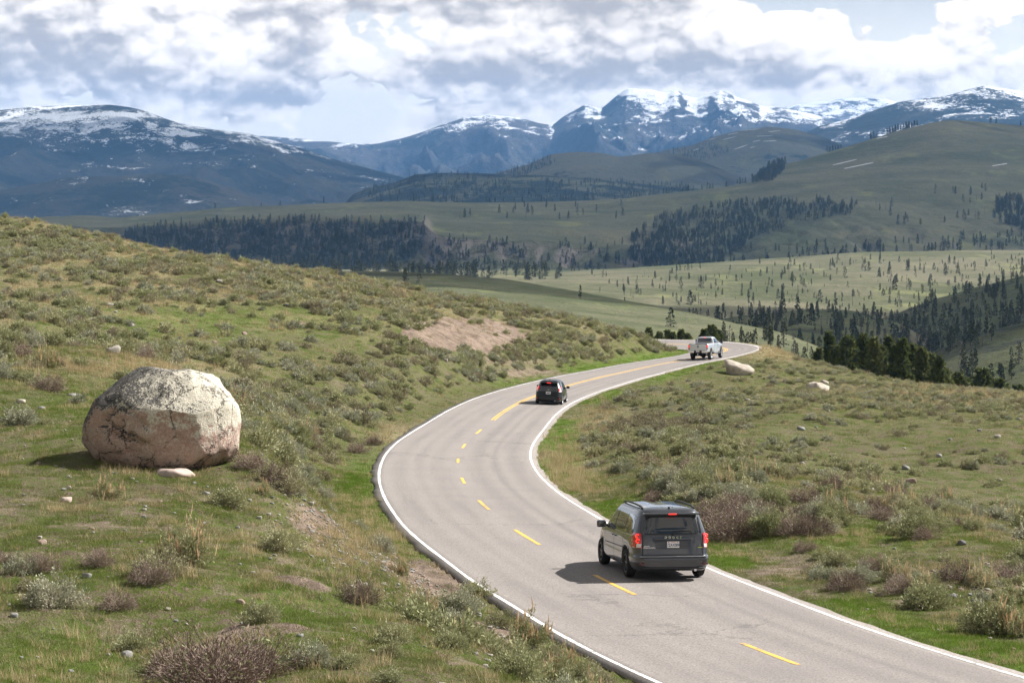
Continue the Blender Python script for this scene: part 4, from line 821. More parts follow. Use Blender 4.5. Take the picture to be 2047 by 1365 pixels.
put_rock(1635, 782, 54, 21, M_ROCK, 'low pale rock on the right slope with a smaller one behind', seed=11)
put_rock(1649, 771, 17, 15, M_ROCK, 'small round pale rock just behind the low rock on the right slope', seed=12)
put_rock(574, 613, 17, 8, M_DSTONE, 'small dark rock alone on the green part of the left hillside', seed=13, sub=3)
put_rock(1924, 1089, 17, 13, M_DSTONE, 'dark stone on the grass near the right edge of the photo', seed=14, sub=3)
put_rock(1952, 1213, 30, 21, M_DSTONE, 'dark brown rock in the bare soil on the right verge', seed=15, sub=3)
put_rock(1903, 1196, 26, 13, M_DSTONE, 'flat grey-blue rock left of the dark brown rock on the right verge', seed=16, sub=3)
put_rock(41, 806, 22, 10, M_ROCK, 'whitish stone in the grass left of the huge boulder', seed=17, sub=3)
put_rock(83, 819, 18, 9, M_STONE, 'grey stone just right of the whitish one left of the boulder', seed=18, sub=3)
put_rock(145, 794, 30, 9, M_STONE, 'low tan rock behind the left end of the huge boulder', seed=19, sub=3)
put_rock(137, 978, 10, 10, M_ROCK, 'small white stone below the left end of the boulder', seed=20, sub=3)
put_rock(130, 1005, 26, 14, M_PINK, 'brownish flat stone below the left end of the boulder', seed=21, sub=3)
put_rock(235, 670, 16, 8, M_ROCK, 'pale stone among the sagebrush above the boulder', seed=22, sub=3)
put_rock(182, 642, 16, 8, M_ROCK, 'pale stone highest up in the sagebrush above the boulder', seed=23, sub=3)
put_rock(1808, 898, 8, 5, M_ROCK, 'tiny whitish stone alone above the middle of the right field', seed=25, sub=3)
put_rock(1877, 914, 14, 11, M_STONE, 'grey round stone in the middle of the right field', seed=24, sub=3)
M_STONE2 = mat('tan_field_stone', (0.30, 0.275, 0.235), .9, vary=.25, vscale=5, spec=.2); M_PINK2 = mat('brown_field_stone', (0.27, 0.20, 0.165), .9, vary=.25, vscale=5, spec=.2)
STONE_ME = [rock_mesh('field_stone', 40 + k, rand_planes(40 + k, 1, .9, .55, 10), 3, [M_STONE2, M_STONE, M_PINK2][k % 3], .08, 12, 1.2) for k in range(5)]
def stones(n, box, label, group, s0=.06, s1=.16):
    k = 0
    while k < n:
        px, py = random.uniform(box[0], box[2]), random.uniform(box[1], box[3]); p = on_ground(px, py)
        if p is None: k += 1; continue
        if abs(road_dist([p[0]], [p[1]])[0][0]) < 4.3: continue
        o = bpy.data.objects.new('field_stone', random.choice(STONE_ME)); COL.objects.link(o); s = random.uniform(s0, s1) * random.uniform(.7, 1.2)
        o.scale = (s, s, s); o.location = (p[0], p[1], p[2] + s * .25); o.rotation_euler = (random.uniform(-.3, .3), random.uniform(-.3, .3), random.uniform(0, 6)); tag(o, label, 'stone', group); k += 1
stones(30, (1480, 800, 2045, 1060), 'small pale stone lying on the open grassy field right of the road', 'stones on the right field', .10, .24)
stones(16, (5, 960, 640, 1340), 'small grey stone in the short grass of the near left bank', 'stones on the near left bank', .04, .10)
stones(26, (200, 560, 980, 780), 'small pale stone on the green hillside left of the road', 'stones on the left hillside', .12, .28)
# loose stone debris sliding down the near bank
dx_, dy_ = rand_ground(60000, 36, 75); dz_ = gz(dx_, dy_); dpx, dpy = toP(dx_, dy_, dz_); dd, _ = road_dist(dx_, dy_)
w_ = .9 * blob(dpx, dpy, 640, 1030, 60, 60) + .9 * blob(dpx, dpy, 760, 1110, 90, 50) + .9 * blob(dpx, dpy, 860, 1180, 70, 40) + .6 * blob(dpx, dpy, 1000, 1270, 60, 40) + .018 * (dpx < 900) + .5 * blob(dpx, dpy, 1900, 1170, 130, 30) + .015
kk = (RNG.uniform(size=len(dx_)) < w_ * .42) & (np.abs(dd) > 4.3) & seen(dx_, dy_, dz_, 5)
scatter('gravel', np.c_[dx_, dy_, dz_ + .01][kk], RNG.uniform(.012, .055, kk.sum()) * RNG.uniform(.7, 1.5, kk.sum()), RNG.uniform(0, 6.28, kk.sum()), RNG.integers(0, 5, kk.sum()), STONE_ME, 'loose grey stone fragments and grit scattered down the near left bank')

# ------------------------------------------------------------------ trees
def hit(S, px, py, mode='first'):
    j = int(np.clip(np.searchsorted(S['PX'][0], px), 1, S['PX'].shape[1] - 1)); col = S['PY'][:, j]
    w = np.where((col[:-1] >= py) & (col[1:] < py))[0]
    if len(w) == 0: return None
    i = w[0]; t = (col[i] - py) / (col[i] - col[i + 1] + 1e-9); v = S['V'][i, j] * (1 - t) + S['V'][i + 1, j] * t
    return np.array([(px - CXP) / FPX * v[1], v[1], v[2]])
def z_at(S, px, Z):
    j = int(np.clip(np.searchsorted(S['PX'][0], px), 0, S['PX'].shape[1] - 1)); return float(np.interp(Z, S['V'][:, j, 1], S['V'][:, j, 2]))
ORD = ['first', 'second', 'third', 'fourth', 'fifth', 'sixth', 'seventh', 'eighth', 'ninth', 'tenth', 'eleventh', 'twelfth', 'thirteenth', 'fourteenth', 'fifteenth', 'sixteenth', 'seventeenth', 'eighteenth', 'nineteenth', 'twentieth', 'twenty-first', 'twenty-second', 'twenty-third', 'twenty-fourth']
PINE_T = []
for k in range(4):
    TV, TF, LQ = conifer_parts(60 + k, 10.0, [2.3, 2.6, 1.9, 2.4][k], 34, 10, 20, .46, .12, z0=.05, p=.62)
    tm = np_mesh('trunk', TV, TF, M_BARK); cm = np_mesh('crown', LQ.reshape(-1, 3), np.arange(len(LQ) * 4).reshape(-1, 4), M_NEEDLE, False); PINE_T.append((tm, cm))
def pine(X, Y, Z, h, label, group, wide=1.0):
    tm, cm = PINE_T[random.randrange(4)]; r = empty('pine_tree', (X, Y, Z), (0, 0, random.uniform(0, 6))); r.scale = (h / 10 * wide, h / 10 * wide, h / 10)
    add_obj('trunk', tm, r); add_obj('crown', cm, r); return tag(r, label, 'tree', group)
row = [(1637, 697), (1657, 664), (1672, 690), (1695, 671), (1712, 690), (1726, 668), (1748, 675), (1762, 692), (1777, 673), (1792, 690), (1804, 678), (1824, 688), (1843, 695), (1862, 705), (1876, 712), (1889, 735)]
for i, (tx_, ty_) in enumerate(row):
    Z = 400 + random.uniform(-16, 22); gx = (tx_ - CXP) / FPX * Z; g_ = z_at(S_SAGE, tx_, Z); h = -(ty_ - YH) / FPX * Z - g_
    lab = ('pine at the left end' if i == 0 else 'pine at the right end' if i == len(row) - 1 else ORD[i] + ' pine from the left') + ' of the dark row beyond the right crest'
    pine(gx, Z, g_, h, lab, 'row of dark pines beyond the right crest', random.uniform(.95, 1.2) * 8 / max(8, h * .75))
for i, (tx_, ty_) in enumerate([(1903, 752), (1918, 745), (1930, 756), (1950, 752), (1963, 737), (1975, 752), (1995, 756), (2008, 768), (2034, 770), (2046, 778)]):
    Z = 430 + random.uniform(-14, 20); gx = (tx_ - CXP) / FPX * Z; g_ = z_at(S_SAGE, tx_, Z); h = -(ty_ - YH) / FPX * Z - g_
    pine(gx, Z, g_, h, ORD[i] + ' low pine right of the dark row, counted from the left', 'low pines right of the dark row', 1.15)
for i, (tx_, ty_) in enumerate([(1297, 655), (1318, 663), (1334, 660), (1345, 664), (1362, 659), (1374, 667)]):
    Z = 400 + random.uniform(-10, 10); gx = (tx_ - CXP) / FPX * Z; g_ = z_at(S_SAGE, tx_, Z); h = -(ty_ - YH) / FPX * Z - g_
    pine(gx, Z, g_, h, ORD[i] + ' small pine left of the pickup, behind the far bend', 'small pines behind the far bend', 1.0)
for i, (tx_, ty_) in enumerate([(1408, 659), (1422, 650), (1434, 660)]):
    Z = 398 + 4 * i; gx = (tx_ - CXP) / FPX * Z; g_ = z_at(S_SAGE, tx_, Z); h = -(ty_ - YH) / FPX * Z - g_
    pine(gx, Z, g_, h, ['left', 'middle and tallest', 'right'][i] + ' one of three pines showing above the pickup roof', 'pines above the pickup roof', 1.1)
FAR_T = [conifer_mesh('lodgepole_pine', M_NEEDLE_F, M_BARK, seed=80 + k, h=12.0, R_=[2.5, 1.8, 3.3, 1.5, 2.9][k], wh=18, per=6, ncl=9, sz=.75, sparse=.22 + .09 * k, z0=[.1, .18, .05, .3, .1][k]) for k in range(5)]
SNAG_T = [conifer_mesh('dead_pine', M_SNAG, M_SNAG, seed=90 + k, h=10.0, R_=.9, wh=14, per=4, ncl=4, sz=.5, sparse=.45, z0=.25) for k in range(2)]
def inpoly(px, py, poly):
    c = False; j = len(poly) - 1
    for i in range(len(poly)):
        if (poly[i][1] > py) != (poly[j][1] > py) and px < (poly[j][0] - poly[i][0]) * (py - poly[i][1]) / (poly[j][1] - poly[i][1]) + poly[i][0]: c = not c
        j = i
    return c
def sample(S, poly, n, clump=0.0, cs=25.0, seed=0):
    xs = [p[0] for p in poly]; ys = [p[1] for p in poly]; out = []; tries = 0
    while len(out) < n and tries < n * 40:
        tries += 1; px, py = random.uniform(min(xs), max(xs)), random.uniform(min(ys), max(ys))
        if not inpoly(px, py, poly): continue
        if clump and float(fbm(np.array([px / cs]), np.array([py / cs * 2.2]), 3, seed)[0]) < clump: continue
        p = hit(S, px, py)
        if p is not None: out.append(p)
    return out
SMALLTREE = []
def single_trees(pts, label, glabel, group, h0, h1, snag=.12, templates=FAR_T):
    for p in pts:
        sg = random.random() < snag; me = random.choice(SNAG_T if sg else templates); h = h0 + (h1 - h0) * random.random() ** 1.4
        o = bpy.data.objects.new('dead_pine' if sg else 'pine_tree', me); COL.objects.link(o); s = h / (10 if sg else 12); o.location = (p[0], p[1], p[2] - .3); o.scale = (s * random.uniform(.85, 1.2), s * random.uniform(.85, 1.2), s); o.rotation_euler = (0, 0, random.uniform(0, 6.28))
        tag(o, ('bare grey dead pine ' if sg else label + ' ') + glabel, 'tree', ('dead pines ' if sg else 'pines ') + glabel)
single_trees(sample(S_SAGE, [(1440, 700), (1440, 672), (1560, 680), (1640, 706), (1640, 730)], 20), 'grey-green pine', 'in the hollow just beyond the far bend', '', 4, 6.5, .25)
single_trees(sample(S_SAGE, [(1140, 600), (1155, 592), (1170, 600)], 1), 'lone small pine', 'on the sage slope above the left ridge', '', 5.5, 6, 0)
single_trees(sample(S_SAGE, [(1320, 655), (1332, 646), (1345, 655)], 1), 'lone small pine', 'on the green slope right above the far bend', '', 6, 6.5, 0)
single_trees(sample(S_SAGE, [(795, 562), (795, 556), (850, 562), (850, 572)], 3), 'dark rounded pine', 'at the top left of the sage slope', '', 5, 7.5, 0)
single_trees(sample(S_SPA, [(1380, 650), (1480, 628), (1600, 616), (1700, 617), (1800, 645), (1900, 700), (1900, 780), (1750, 700), (1600, 665), (1450, 680)], 58, .42, 30, 5), 'slender dark pine', 'on the shaded spur behind the dark pine row', '', 8, 12.5, .15)
single_trees(sample(S_SPB, [(1700, 700), (1760, 640), (1850, 605), (1950, 575), (2060, 548), (2060, 690), (1900, 720), (1780, 740)], 62, .42, 30, 8), 'tall dark pine', 'on the right-hand spur near the right edge', '', 9, 13.5, .12)
single_trees(sample(S_SPC, [(1760, 790), (1850, 710), (1950, 665), (2060, 642), (2060, 790)], 34, .42, 40, 12), 'dark pine', 'on the nearest grassy knoll at the right edge', '', 6, 9.0, .18)
STUFFP = []; STUFFS = []
def far_trees(pts, h0, h1):
    for p in pts: STUFFP.append((p[0], p[1], p[2] - .4)); STUFFS.append(random.uniform(h0, h1) / 12)
single_trees(sample(S_BENCH, [(1350, 640), (1350, 560), (1500, 540), (1700, 520), (2055, 515), (2055, 620), (1800, 640), (1600, 640)], 70, .48, 60, 15), 'slender pine', 'scattered over the pale grassy bench', '', 7, 13.5, .2)
far_trees(sample(S_BENCH, [(1150, 600), (1150, 550), (1330, 540), (1620, 520), (2060, 505), (2060, 640), (1700, 640), (1400, 640)], 420, .47, 30, 17), 2, 8)
far_trees(sample(S_SPA, [(1380, 650), (1480, 628), (1700, 617), (1900, 700), (1900, 780), (1750, 700), (1450, 690)], 220, .40, 25, 18), 4, 8)
far_trees(sample(S_SPB, [(1650, 720), (1760, 640), (1850, 605), (2060, 548), (2060, 700), (1780, 745)], 260, .38, 25, 19), 5, 9)
far_trees(sample(S_SAGE, [(1440, 712), (1440, 690), (1560, 690), (1640, 720), (1900, 860), (1600, 760)], 50), 2.5, 5.5)
far_trees(sample(S_BENCH, [(560, 562), (560, 548), (1120, 548), (1120, 560)], 170, .35, 20, 21), 9, 18)
far_trees(sample(S_PLAT, [(235, 490), (242, 464), (340, 454), (440, 444), (600, 440), (760, 444), (850, 441), (850, 470), (840, 520), (700, 548), (400, 540), (250, 520)], 1900, .42, 14, 22), 4, 14)
far_trees(sample(S_PLAT, [(850, 548), (860, 480), (1260, 490), (1270, 540), (1000, 552)], 260, .48, 22, 23), 5, 14)
far_trees(sample(S_PLAT, [(1255, 520), (1262, 470), (1330, 430), (1420, 415), (1500, 400), (1640, 398), (1715, 408), (1700, 430), (1600, 445), (1500, 480), (1440, 530), (1330, 545)], 2600, .40, 18, 24), 4, 13)
far_trees(sample(S_PLAT, [(1440, 530), (1500, 500), (1720, 490), (2060, 470), (2060, 500), (1700, 520)], 150, .5, 22, 26), 9, 16)
far_trees(sample(S_PLAT, [(1985, 440), (1990, 405), (2060, 390), (2060, 470)], 170, .40, 22, 27), 12, 20)
far_trees(sample(S_PLAT, [(880, 440), (1040, 412), (1260, 412), (1260, 440)], 26), 12, 20)
far_trees(sample(S_PLAT, [(1700, 470), (1720, 410), (1980, 370), (1980, 440)], 30, .5, 30, 29), 12, 20)
for cx_ in np.r_[np.random.default_rng(2).uniform(750, 1500, 120), np.random.default_rng(3).uniform(330, 720, 8)]:   # tree line along the plateau skyline
    if float(fbm(np.array([cx_ / 30]), np.array([.5]), 2, 9)[0]) < .42: continue
    j = int(np.searchsorted(S_PLAT['PX'][0], cx_)); c = S_PLAT['V'][:, j]; k_ = int(np.argmin(S_PLAT['PY'][:, j])); far_trees([c[k_] + [0, 20, -1]], 9, 18)
for (a, b, n) in ((1650, 1690, 8), (1735, 1755, 5), (1765, 1835, 34), (1960, 2047, 4)):    # tree line behind the right hill's shoulder
    for cx_ in np.random.default_rng(int(a)).uniform(a, b, n):
        j = int(np.searchsorted(S_PLAT['PX'][0], cx_)); c = S_PLAT['V'][:, j]; k_ = int(np.argmin(S_PLAT['PY'][:, j])); far_trees([c[k_] + [0, 15, -2]], 12, 22)
far_trees(sample(S_PLAT, [(1500, 366), (1510, 350), (1545, 322), (1572, 318), (1568, 340), (1545, 362)], 190), 12, 22)
far_trees(sample(S_BUT, [(700, 402), (740, 376), (830, 350), (1000, 350), (1100, 360), (1350, 368), (1480, 380), (1350, 396), (1000, 398)], 900, .42, 22, 33), 9, 18)
far_trees(sample(S_GH, [(985, 350), (1060, 328), (1095, 312), (1110, 325), (1050, 352)], 130), 10, 18)
far_trees(sample(S_GH2, [(1330, 305), (1380, 290), (1450, 290), (1470, 310), (1400, 325)], 160, .35, 22, 35), 10, 20)
STUFFP = np.array(STUFFP); scatter('distant_forest', STUFFP, np.array(STUFFS), RNG.uniform(0, 6.28, len(STUFFP)), RNG.choice(7, len(STUFFP), p=[.19, .19, .19, .14, .19, .05, .05]), FAR_T + SNAG_T, 'dark conifer woodland and far scattered trees on the canyon walls and distant hills')
# snow patches lying on the far grassy hills
M_SNOW = mat('old_snow', (.50, .52, .55), .8, spec=.3)
def snow_patch(S, x0, y0, x1, y1, w, label):
    n = 14; P = []; 
    for k in range(n + 1):
        t = k / n; wd = .24 * w * (math.sin(math.pi * t) ** .6 + .08) * random.uniform(.6, 1.1); a = hit(S, x0 + (x1 - x0) * t, y0 + (y1 - y0) * t + wd / 2); b = hit(S, x0 + (x1 - x0) * t, y0 + (y1 - y0) * t - wd / 2)
        if a is None or b is None: continue
        c_ = b + (a - b) * .5; P += [a + [0, 0, .6], c_ + [0, 0, 1.6], b + [0, 0, .6]]
    if len(P) < 9: return
    o = add_obj('snow_patch', np_mesh('snow_patch', P, grid_faces(len(P) // 3, 3)[:, ::-1], M_SNOW)); tag(o, label, 'snow patch', 'streaks of old snow on the far hills')
for a in [(1665, 331, 1712, 320, 3.2, 'upper of two long thin snow streaks on the right hill'), (1688, 338, 1746, 326, 3.6, 'lower and longer of two thin snow streaks on the right hill'), (1983, 333, 2013, 328, 3, 'short snow streak near the right edge on the right hill'), (1752, 278, 1774, 274, 2.4, 'tiny snow streak just under the right hill crest')]: snow_patch(S_PLAT, *a)
for k, a in enumerate([(1385, 302, 1398, 297, 4), (1417, 280, 1432, 276, 3), (1445, 280, 1470, 274, 3.4), (1480, 262, 1520, 258, 3), (1513, 273, 1545, 272, 3.4), (1468, 299, 1495, 290, 4.5), (1505, 284, 1520, 281, 3.4), (1526, 283, 1552, 282, 4), (1500, 296, 1508, 294, 3.4), (1535, 264, 1560, 262, 2.6), (1455, 270, 1475, 266, 3)]):
    snow_patch(S_GH2, *a, label=ORD[k] + ' short snow streak from the left on the round spotted hill')

# ------------------------------------------------------------------ vehicles
def paint(name, col, metal=.5, rough=.35):
    return mat(name, col, rough, metal, .5, 1.0)
M_GREY = paint('graphite_paint', (0.050, 0.053, 0.060), .55, .34); M_BLACKP = mat('black_paint', (0.004, 0.0045, 0.005), .35, 0, .3, .45); M_SILVER = paint('silver_paint', (0.56, 0.58, 0.60), .45, .32)
M_GLASS = mat('tinted_glass', (0.010, 0.013, 0.014), .03, 0, .9, 1.0); M_RUB = mat('tyre_rubber', (0.016, 0.016, 0.017), .85, vary=.3, vscale=12); M_PLAS = mat('black_plastic', (0.02, 0.02, 0.022), .5)
M_RIMD = mat('dark_rim', (0.05, 0.05, 0.055), .35, .8); M_RIM = mat('alloy_rim', (0.62, 0.63, 0.65), .3, .8); M_CHROME = mat('chrome', (0.75, 0.76, 0.78), .12, 1.0); M_UNDER = mat('underbody', (0.012, 0.012, 0.012), .9)
M_RED = mat('red_lens', (0.42, 0.010, 0.012), .12, 0, .6, 1.0, vary=.15, vscale=20); M_REDL = mat('lit_brake_lamp', (0.9, 0.05, 0.03), .3, emit=(1.0, 0.025, 0.015), es=.9); M_WLENS = mat('clear_lens', (0.62, 0.60, 0.58), .15, 0, .6, 1.0)
M_PLATE = mat('licence_plate', (0.78, 0.78, 0.76), .45); M_INK = mat('plate_ink', (0.02, 0.03, 0.12), .6); M_REDINK = mat('plate_red', (0.55, 0.05, 0.05), .6); M_ORANGE = mat('sticker_orange', (0.65, 0.2, 0.03), .6); M_YG = mat('badge_green', (0.45, 0.55, 0.12), .5)

def tab(rows, n):
    a = np.array(rows, float); z = a[:, 0]; return lambda zz: np.interp(zz, z, a[:, n])
class Shell:
    """car body: rounded plan sections stacked by height. rows: z, half width, rear y, front y"""
    def __init__(s, rows, nr=7.0, nf=5.0, ym=0.0, zlev=None, close=True):
        s.rows = rows; s.w = tab(rows, 1); s.yr = tab(rows, 2); s.yf = tab(rows, 3); s.nr, s.nf, s.ym = nr, nf, ym; s.close = close
        zs = np.array([r[0] for r in rows], float); s.zs = np.unique(np.round(np.concatenate([np.linspace(a, b, max(2, int((b - a) / .045) + 1)) for a, b in zip(zs[:-1], zs[1:])]), 4))
    def xside(s, y, z):
        ym = s.ym; L = np.where(y < ym, ym - s.yr(z), s.yf(z) - ym); n = np.where(y < ym, s.nr, s.nf)
        q = np.clip(np.abs(y - ym) / L, 0, .9999); return s.w(z) * (1 - q ** n) ** (1 / n)
    def yend(s, x, z, rear=True):
        n = s.nr if rear else s.nf; L = (s.ym - s.yr(z)) if rear else (s.yf(z) - s.ym); q = np.clip(np.abs(x) / s.w(z), 0, .9999)
        v = L * (1 - q ** n) ** (1 / n); return s.ym - v if rear else s.ym + v
    def body(s, arches, zt=1.0):
        """arches: [(axle y, radius, axle z)]"""
        qs = np.r_[-.985, np.linspace(-.97, .97, 116), .985]; z0 = s.zs[0]; loops = []
        for z in s.zs:
            w, yr, yf = s.w(z), s.yr(z), s.yf(z); ring = []
            def sidept(sgn, q):
                n = s.nr if q < 0 else s.nf; L = (s.ym - yr) if q < 0 else (yf - s.ym); return (sgn * w * (1 - abs(q) ** n) ** (1 / n), s.ym + q * L)
            for q in qs: ring.append(sidept(1, q))
            xe = lambda q, n: (1 - abs(q) ** n) ** (1 / n)
            for p in np.linspace(xe(.985, s.nf) * .97, -xe(.985, s.nf) * .97, 15): ring.append((p * w, s.ym + (yf - s.ym) * (1 - abs(p) ** s.nf) ** (1 / s.nf)))
            for q in qs[::-1]: ring.append(sidept(-1, q))
            for p in np.linspace(-xe(.985, s.nr) * .97, xe(.985, s.nr) * .97, 15): ring.append((p * w, s.ym - (s.ym - yr) * (1 - abs(p) ** s.nr) ** (1 / s.nr)))
            ring = np.array(ring); zz = np.full(len(ring), z)
            if z < zt:
                zb = np.full(len(ring), z0)
                for ay, ar, az in arches:
                    dy = ring[:, 1] - ay; m_ = (np.abs(dy) < ar) & (np.abs(ring[:, 0]) > w * .80); zb = np.where(m_, np.maximum(zb, az + np.sqrt(np.maximum(ar ** 2 - dy ** 2, 0))), zb)
                zz = zb + (z - z0) * (zt - zb) / (zt - z0)
            loops.append(np.c_[ring, zz])
        n = len(loops[0]); V = np.vstack(loops); a = np.arange(len(loops) * n).reshape(len(loops), n); b = np.roll(a, -1, 1)
        F = np.stack([a[:-1], b[:-1], b[1:], a[1:]], -1).reshape(-1, 4); faces = [F]
        if s.close:
            c = len(V); V = np.vstack([V, [[0, loops[-1][:, 1].mean(), s.zs[-1] + .004]]]); faces.append(np.stack([a[-1], b[-1], np.full(n, c)], -1))
        return V, faces
    def patch_side(s, lo, hi, sgn, off=.006, n=10, m=8):
        """lo / hi: lists of (y, z) along the lower and upper edge"""
        lo = np.array(lo, float); hi = np.array(hi, float); t = np.linspace(0, 1, n)
        L = np.stack([np.interp(t, np.linspace(0, 1, len(lo)), lo[:, k]) for k in (0, 1)], 1); H = np.stack([np.interp(t, np.linspace(0, 1, len(hi)), hi[:, k]) for k in (0, 1)], 1)
        u = np.linspace(0, 1, m)[:, None, None]; G_ = L * (1 - u) + H * u; y, z = G_[..., 0], G_[..., 1]; x = sgn * (s.xside(y, z) + off)
        F = grid_faces(m, n); F = F if sgn > 0 else F[:, ::-1]; return np.stack([x, y, z], -1).reshape(-1, 3), F
    def patch_end(s, lo, hi, rear=True, off=.006, n=14, m=8):
        lo = np.array(lo, float); hi = np.array(hi, float); t = np.linspace(0, 1, n)
        L = np.stack([np.interp(t, np.linspace(0, 1, len(lo)), lo[:, k]) for k in (0, 1)], 1); H = np.stack([np.interp(t, np.linspace(0, 1, len(hi)), hi[:, k]) for k in (0, 1)], 1)
        u = np.linspace(0, 1, m)[:, None, None]; G_ = L * (1 - u) + H * u; x, z = G_[..., 0], G_[..., 1]; y = s.yend(x, z, rear) + (-off if rear else off)
        F = grid_faces(m, n); F = F if rear else F[:, ::-1]; return np.stack([x, y, z], -1).reshape(-1, 3), F
def part(name, VF, m, parent, smooth=True):
    V, F = VF; return add_obj(name, np_mesh(name, V, F if isinstance(F, list) else np.asarray(F), m, smooth), parent)
def bevbox(name, c, s, m, parent, bev=.02, seg=2, taper=None, rot=None):
    bm = bmesh.new(); bmesh.ops.create_cube(bm, size=1.0)
    for v in bm.verts:
        v.co = Vector((v.co.x * s[0], v.co.y * s[1], v.co.z * s[2]))
        if taper and v.co.z > 0: v.co.x *= taper[0]; v.co.y *= taper[1]
    bmesh.ops.bevel(bm, geom=bm.edges[:], offset=min(bev, min(s) * .45), segments=seg, affect='EDGES', profile=.6)
    if rot: bmesh.ops.rotate(bm, verts=bm.verts[:], cent=(0, 0, 0), matrix=Matrix.Rotation(rot[0], 3, rot[1]))
    bmesh.ops.translate(bm, verts=bm.verts[:], vec=Vector(c)); me = bpy.data.meshes.new(name); bm.to_mesh(me); bm.free()
    for p_ in me.polygons: p_.use_smooth = True
    return add_obj(name, me, parent, m)
def lathe(name, prof, m, parent, loc, n=28, sgn=1):
    """profile (x along the axle, r)"""
    a = np.linspace(0, 2 * np.pi, n, endpoint=False); prof = np.array(prof, float)
    V = np.concatenate([np.c_[np.full(n, x * sgn), np.cos(a) * r, np.sin(a) * r] for x, r in prof]); k = np.arange(len(prof) * n).reshape(len(prof), n); b = np.roll(k, -1, 1)
    F = np.stack([k[:-1], b[:-1], b[1:], k[1:]], -1).reshape(-1, 4); o = part(name, (V, F), m, parent); o.location = loc; return o
def wheel(parent, x, y, r, wd, rim_m, spokes=5, rr=.66):
    sg = 1 if x > 0 else -1; h = wd / 2
    t = lathe('wheel', [(-h, r * rr), (-h, r * .90), (-h * .8, r * .975), (-h * .4, r), (h * .4, r), (h * .8, r * .975), (h, r * .90), (h, r * (rr + .06)), (h * .82, r * rr)], M_RUB, parent, (x, y, r), 36, sg)
    rim = lathe('rim', [(h * .86, r * rr), (h * .70, r * (rr - .05)), (h * .1, r * (rr - .08)), (h * .05, .0)], M_PLAS if spokes else rim_m, t, (0, 0, 0), 28, sg)
    bm = bmesh.new()
    for k in range(spokes):
        a = 2 * math.pi * k / spokes + .3; vs = [bm.verts.new((sg * xx, math.cos(a + da) * q, math.sin(a + da) * q)) for (q, da, xx) in ((.02, -1.2, h * .78), (r * (rr - .02), -.14, h * .74), (r * (rr - .02), .14, h * .74), (.02, 1.2, h * .78), )]
        vb = [bm.verts.new((v.co.x - sg * .03, v.co.y, v.co.z)) for v in vs]; bm.faces.new(vs); 
        for i in range(4): bm.faces.new((vs[i], vs[(i + 1) % 4], vb[(i + 1) % 4], vb[i]))
    bmesh.ops.recalc_face_normals(bm, faces=bm.faces[:]); me = bpy.data.meshes.new('spokes'); bm.to_mesh(me); bm.free(); add_obj('spokes', me, t, rim_m)
    lathe('rim_lip', [(h * .80, r * rr), (h * .92, r * (rr + .01)), (h * .92, r * (rr - .06)), (h * .70, r * (rr - .07))], rim_m, t, (0, 0, 0), 28, sg)
    return t
def text_mesh(name, txt, size, m, parent, loc, rot=(R(90), 0, 0), ext=.004, sx_=1.0, space=1.0, bold=.0):
    cu = bpy.data.curves.new(name, 'FONT'); cu.body = txt; cu.size = size; cu.extrude = ext; cu.align_x = 'CENTER'; cu.align_y = 'CENTER'; cu.space_character = space; cu.offset = bold
    o = bpy.data.objects.new('tmp', cu); COL.objects.link(o); dg = bpy.context.evaluated_depsgraph_get(); me = bpy.data.meshes.new_from_object(o.evaluated_get(dg)); bpy.data.objects.remove(o)
    me.name = name; me.materials.clear(); me.materials.append(m); q = add_obj(name, me, parent); q.location = loc; q.rotation_euler = rot; q.scale = (sx_, 1, 1); return q
def ring(name, c, r, tk, m, parent):
    a = np.linspace(0, 2 * np.pi, 24, endpoint=False); V = np.concatenate([np.c_[np.cos(a) * q, np.full(24, y), np.sin(a) * q] for q, y in ((r - tk, .0), (r - tk * .6, -.012), (r, -.012), (r + tk * .3, .0))]); k = np.arange(96).reshape(4, 24); b = np.roll(k, -1, 1)
    o = part(name, (V, np.stack([k[:-1], b[:-1], b[1:], k[1:]], -1).reshape(-1, 4)), m, parent); o.location = c; return o
def strip(sh, pts, sgn, wd, m, parent, name, off=.007):
    """thin line along the body side through (y, z) points"""
    P = np.array(pts, float); t = np.linspace(0, 1, 24); y = np.interp(t, np.linspace(0, 1, len(P)), P[:, 0]); z = np.interp(t, np.linspace(0, 1, len(P)), P[:, 1])
    dy = np.gradient(y); dz = np.gradient(z); l = np.hypot(dy, dz) + 1e-9; ny, nz = -dz / l * wd / 2, dy / l * wd / 2
    A = np.stack([sgn * (sh.xside(y - ny, z - nz) + off), y - ny, z - nz], 1); B = np.stack([sgn * (sh.xside(y + ny, z + nz) + off), y + ny, z + nz], 1)
    V = np.stack([A, B], 1).reshape(-1, 3); F = grid_faces(24, 2); return part(name, (V, F if sgn < 0 else F[:, ::-1]), m, parent)
def place_vehicle(root, s_, d_, z=0.0):
    p = road_at(s_, d_, .012 + z); t_ = road_at(s_ + 1, d_) - road_at(s_ - 1, d_); t_ = Vector(t_).normalized(); n_ = Vector(road_at(s_, d_ + 1) - road_at(s_, d_ - 1)).normalized(); u = n_.cross(t_).normalized(); n_ = t_.cross(u)
    root.matrix_world = Matrix.Translation(Vector(p)) @ Matrix((n_, t_, u)).transposed().to_4x4()

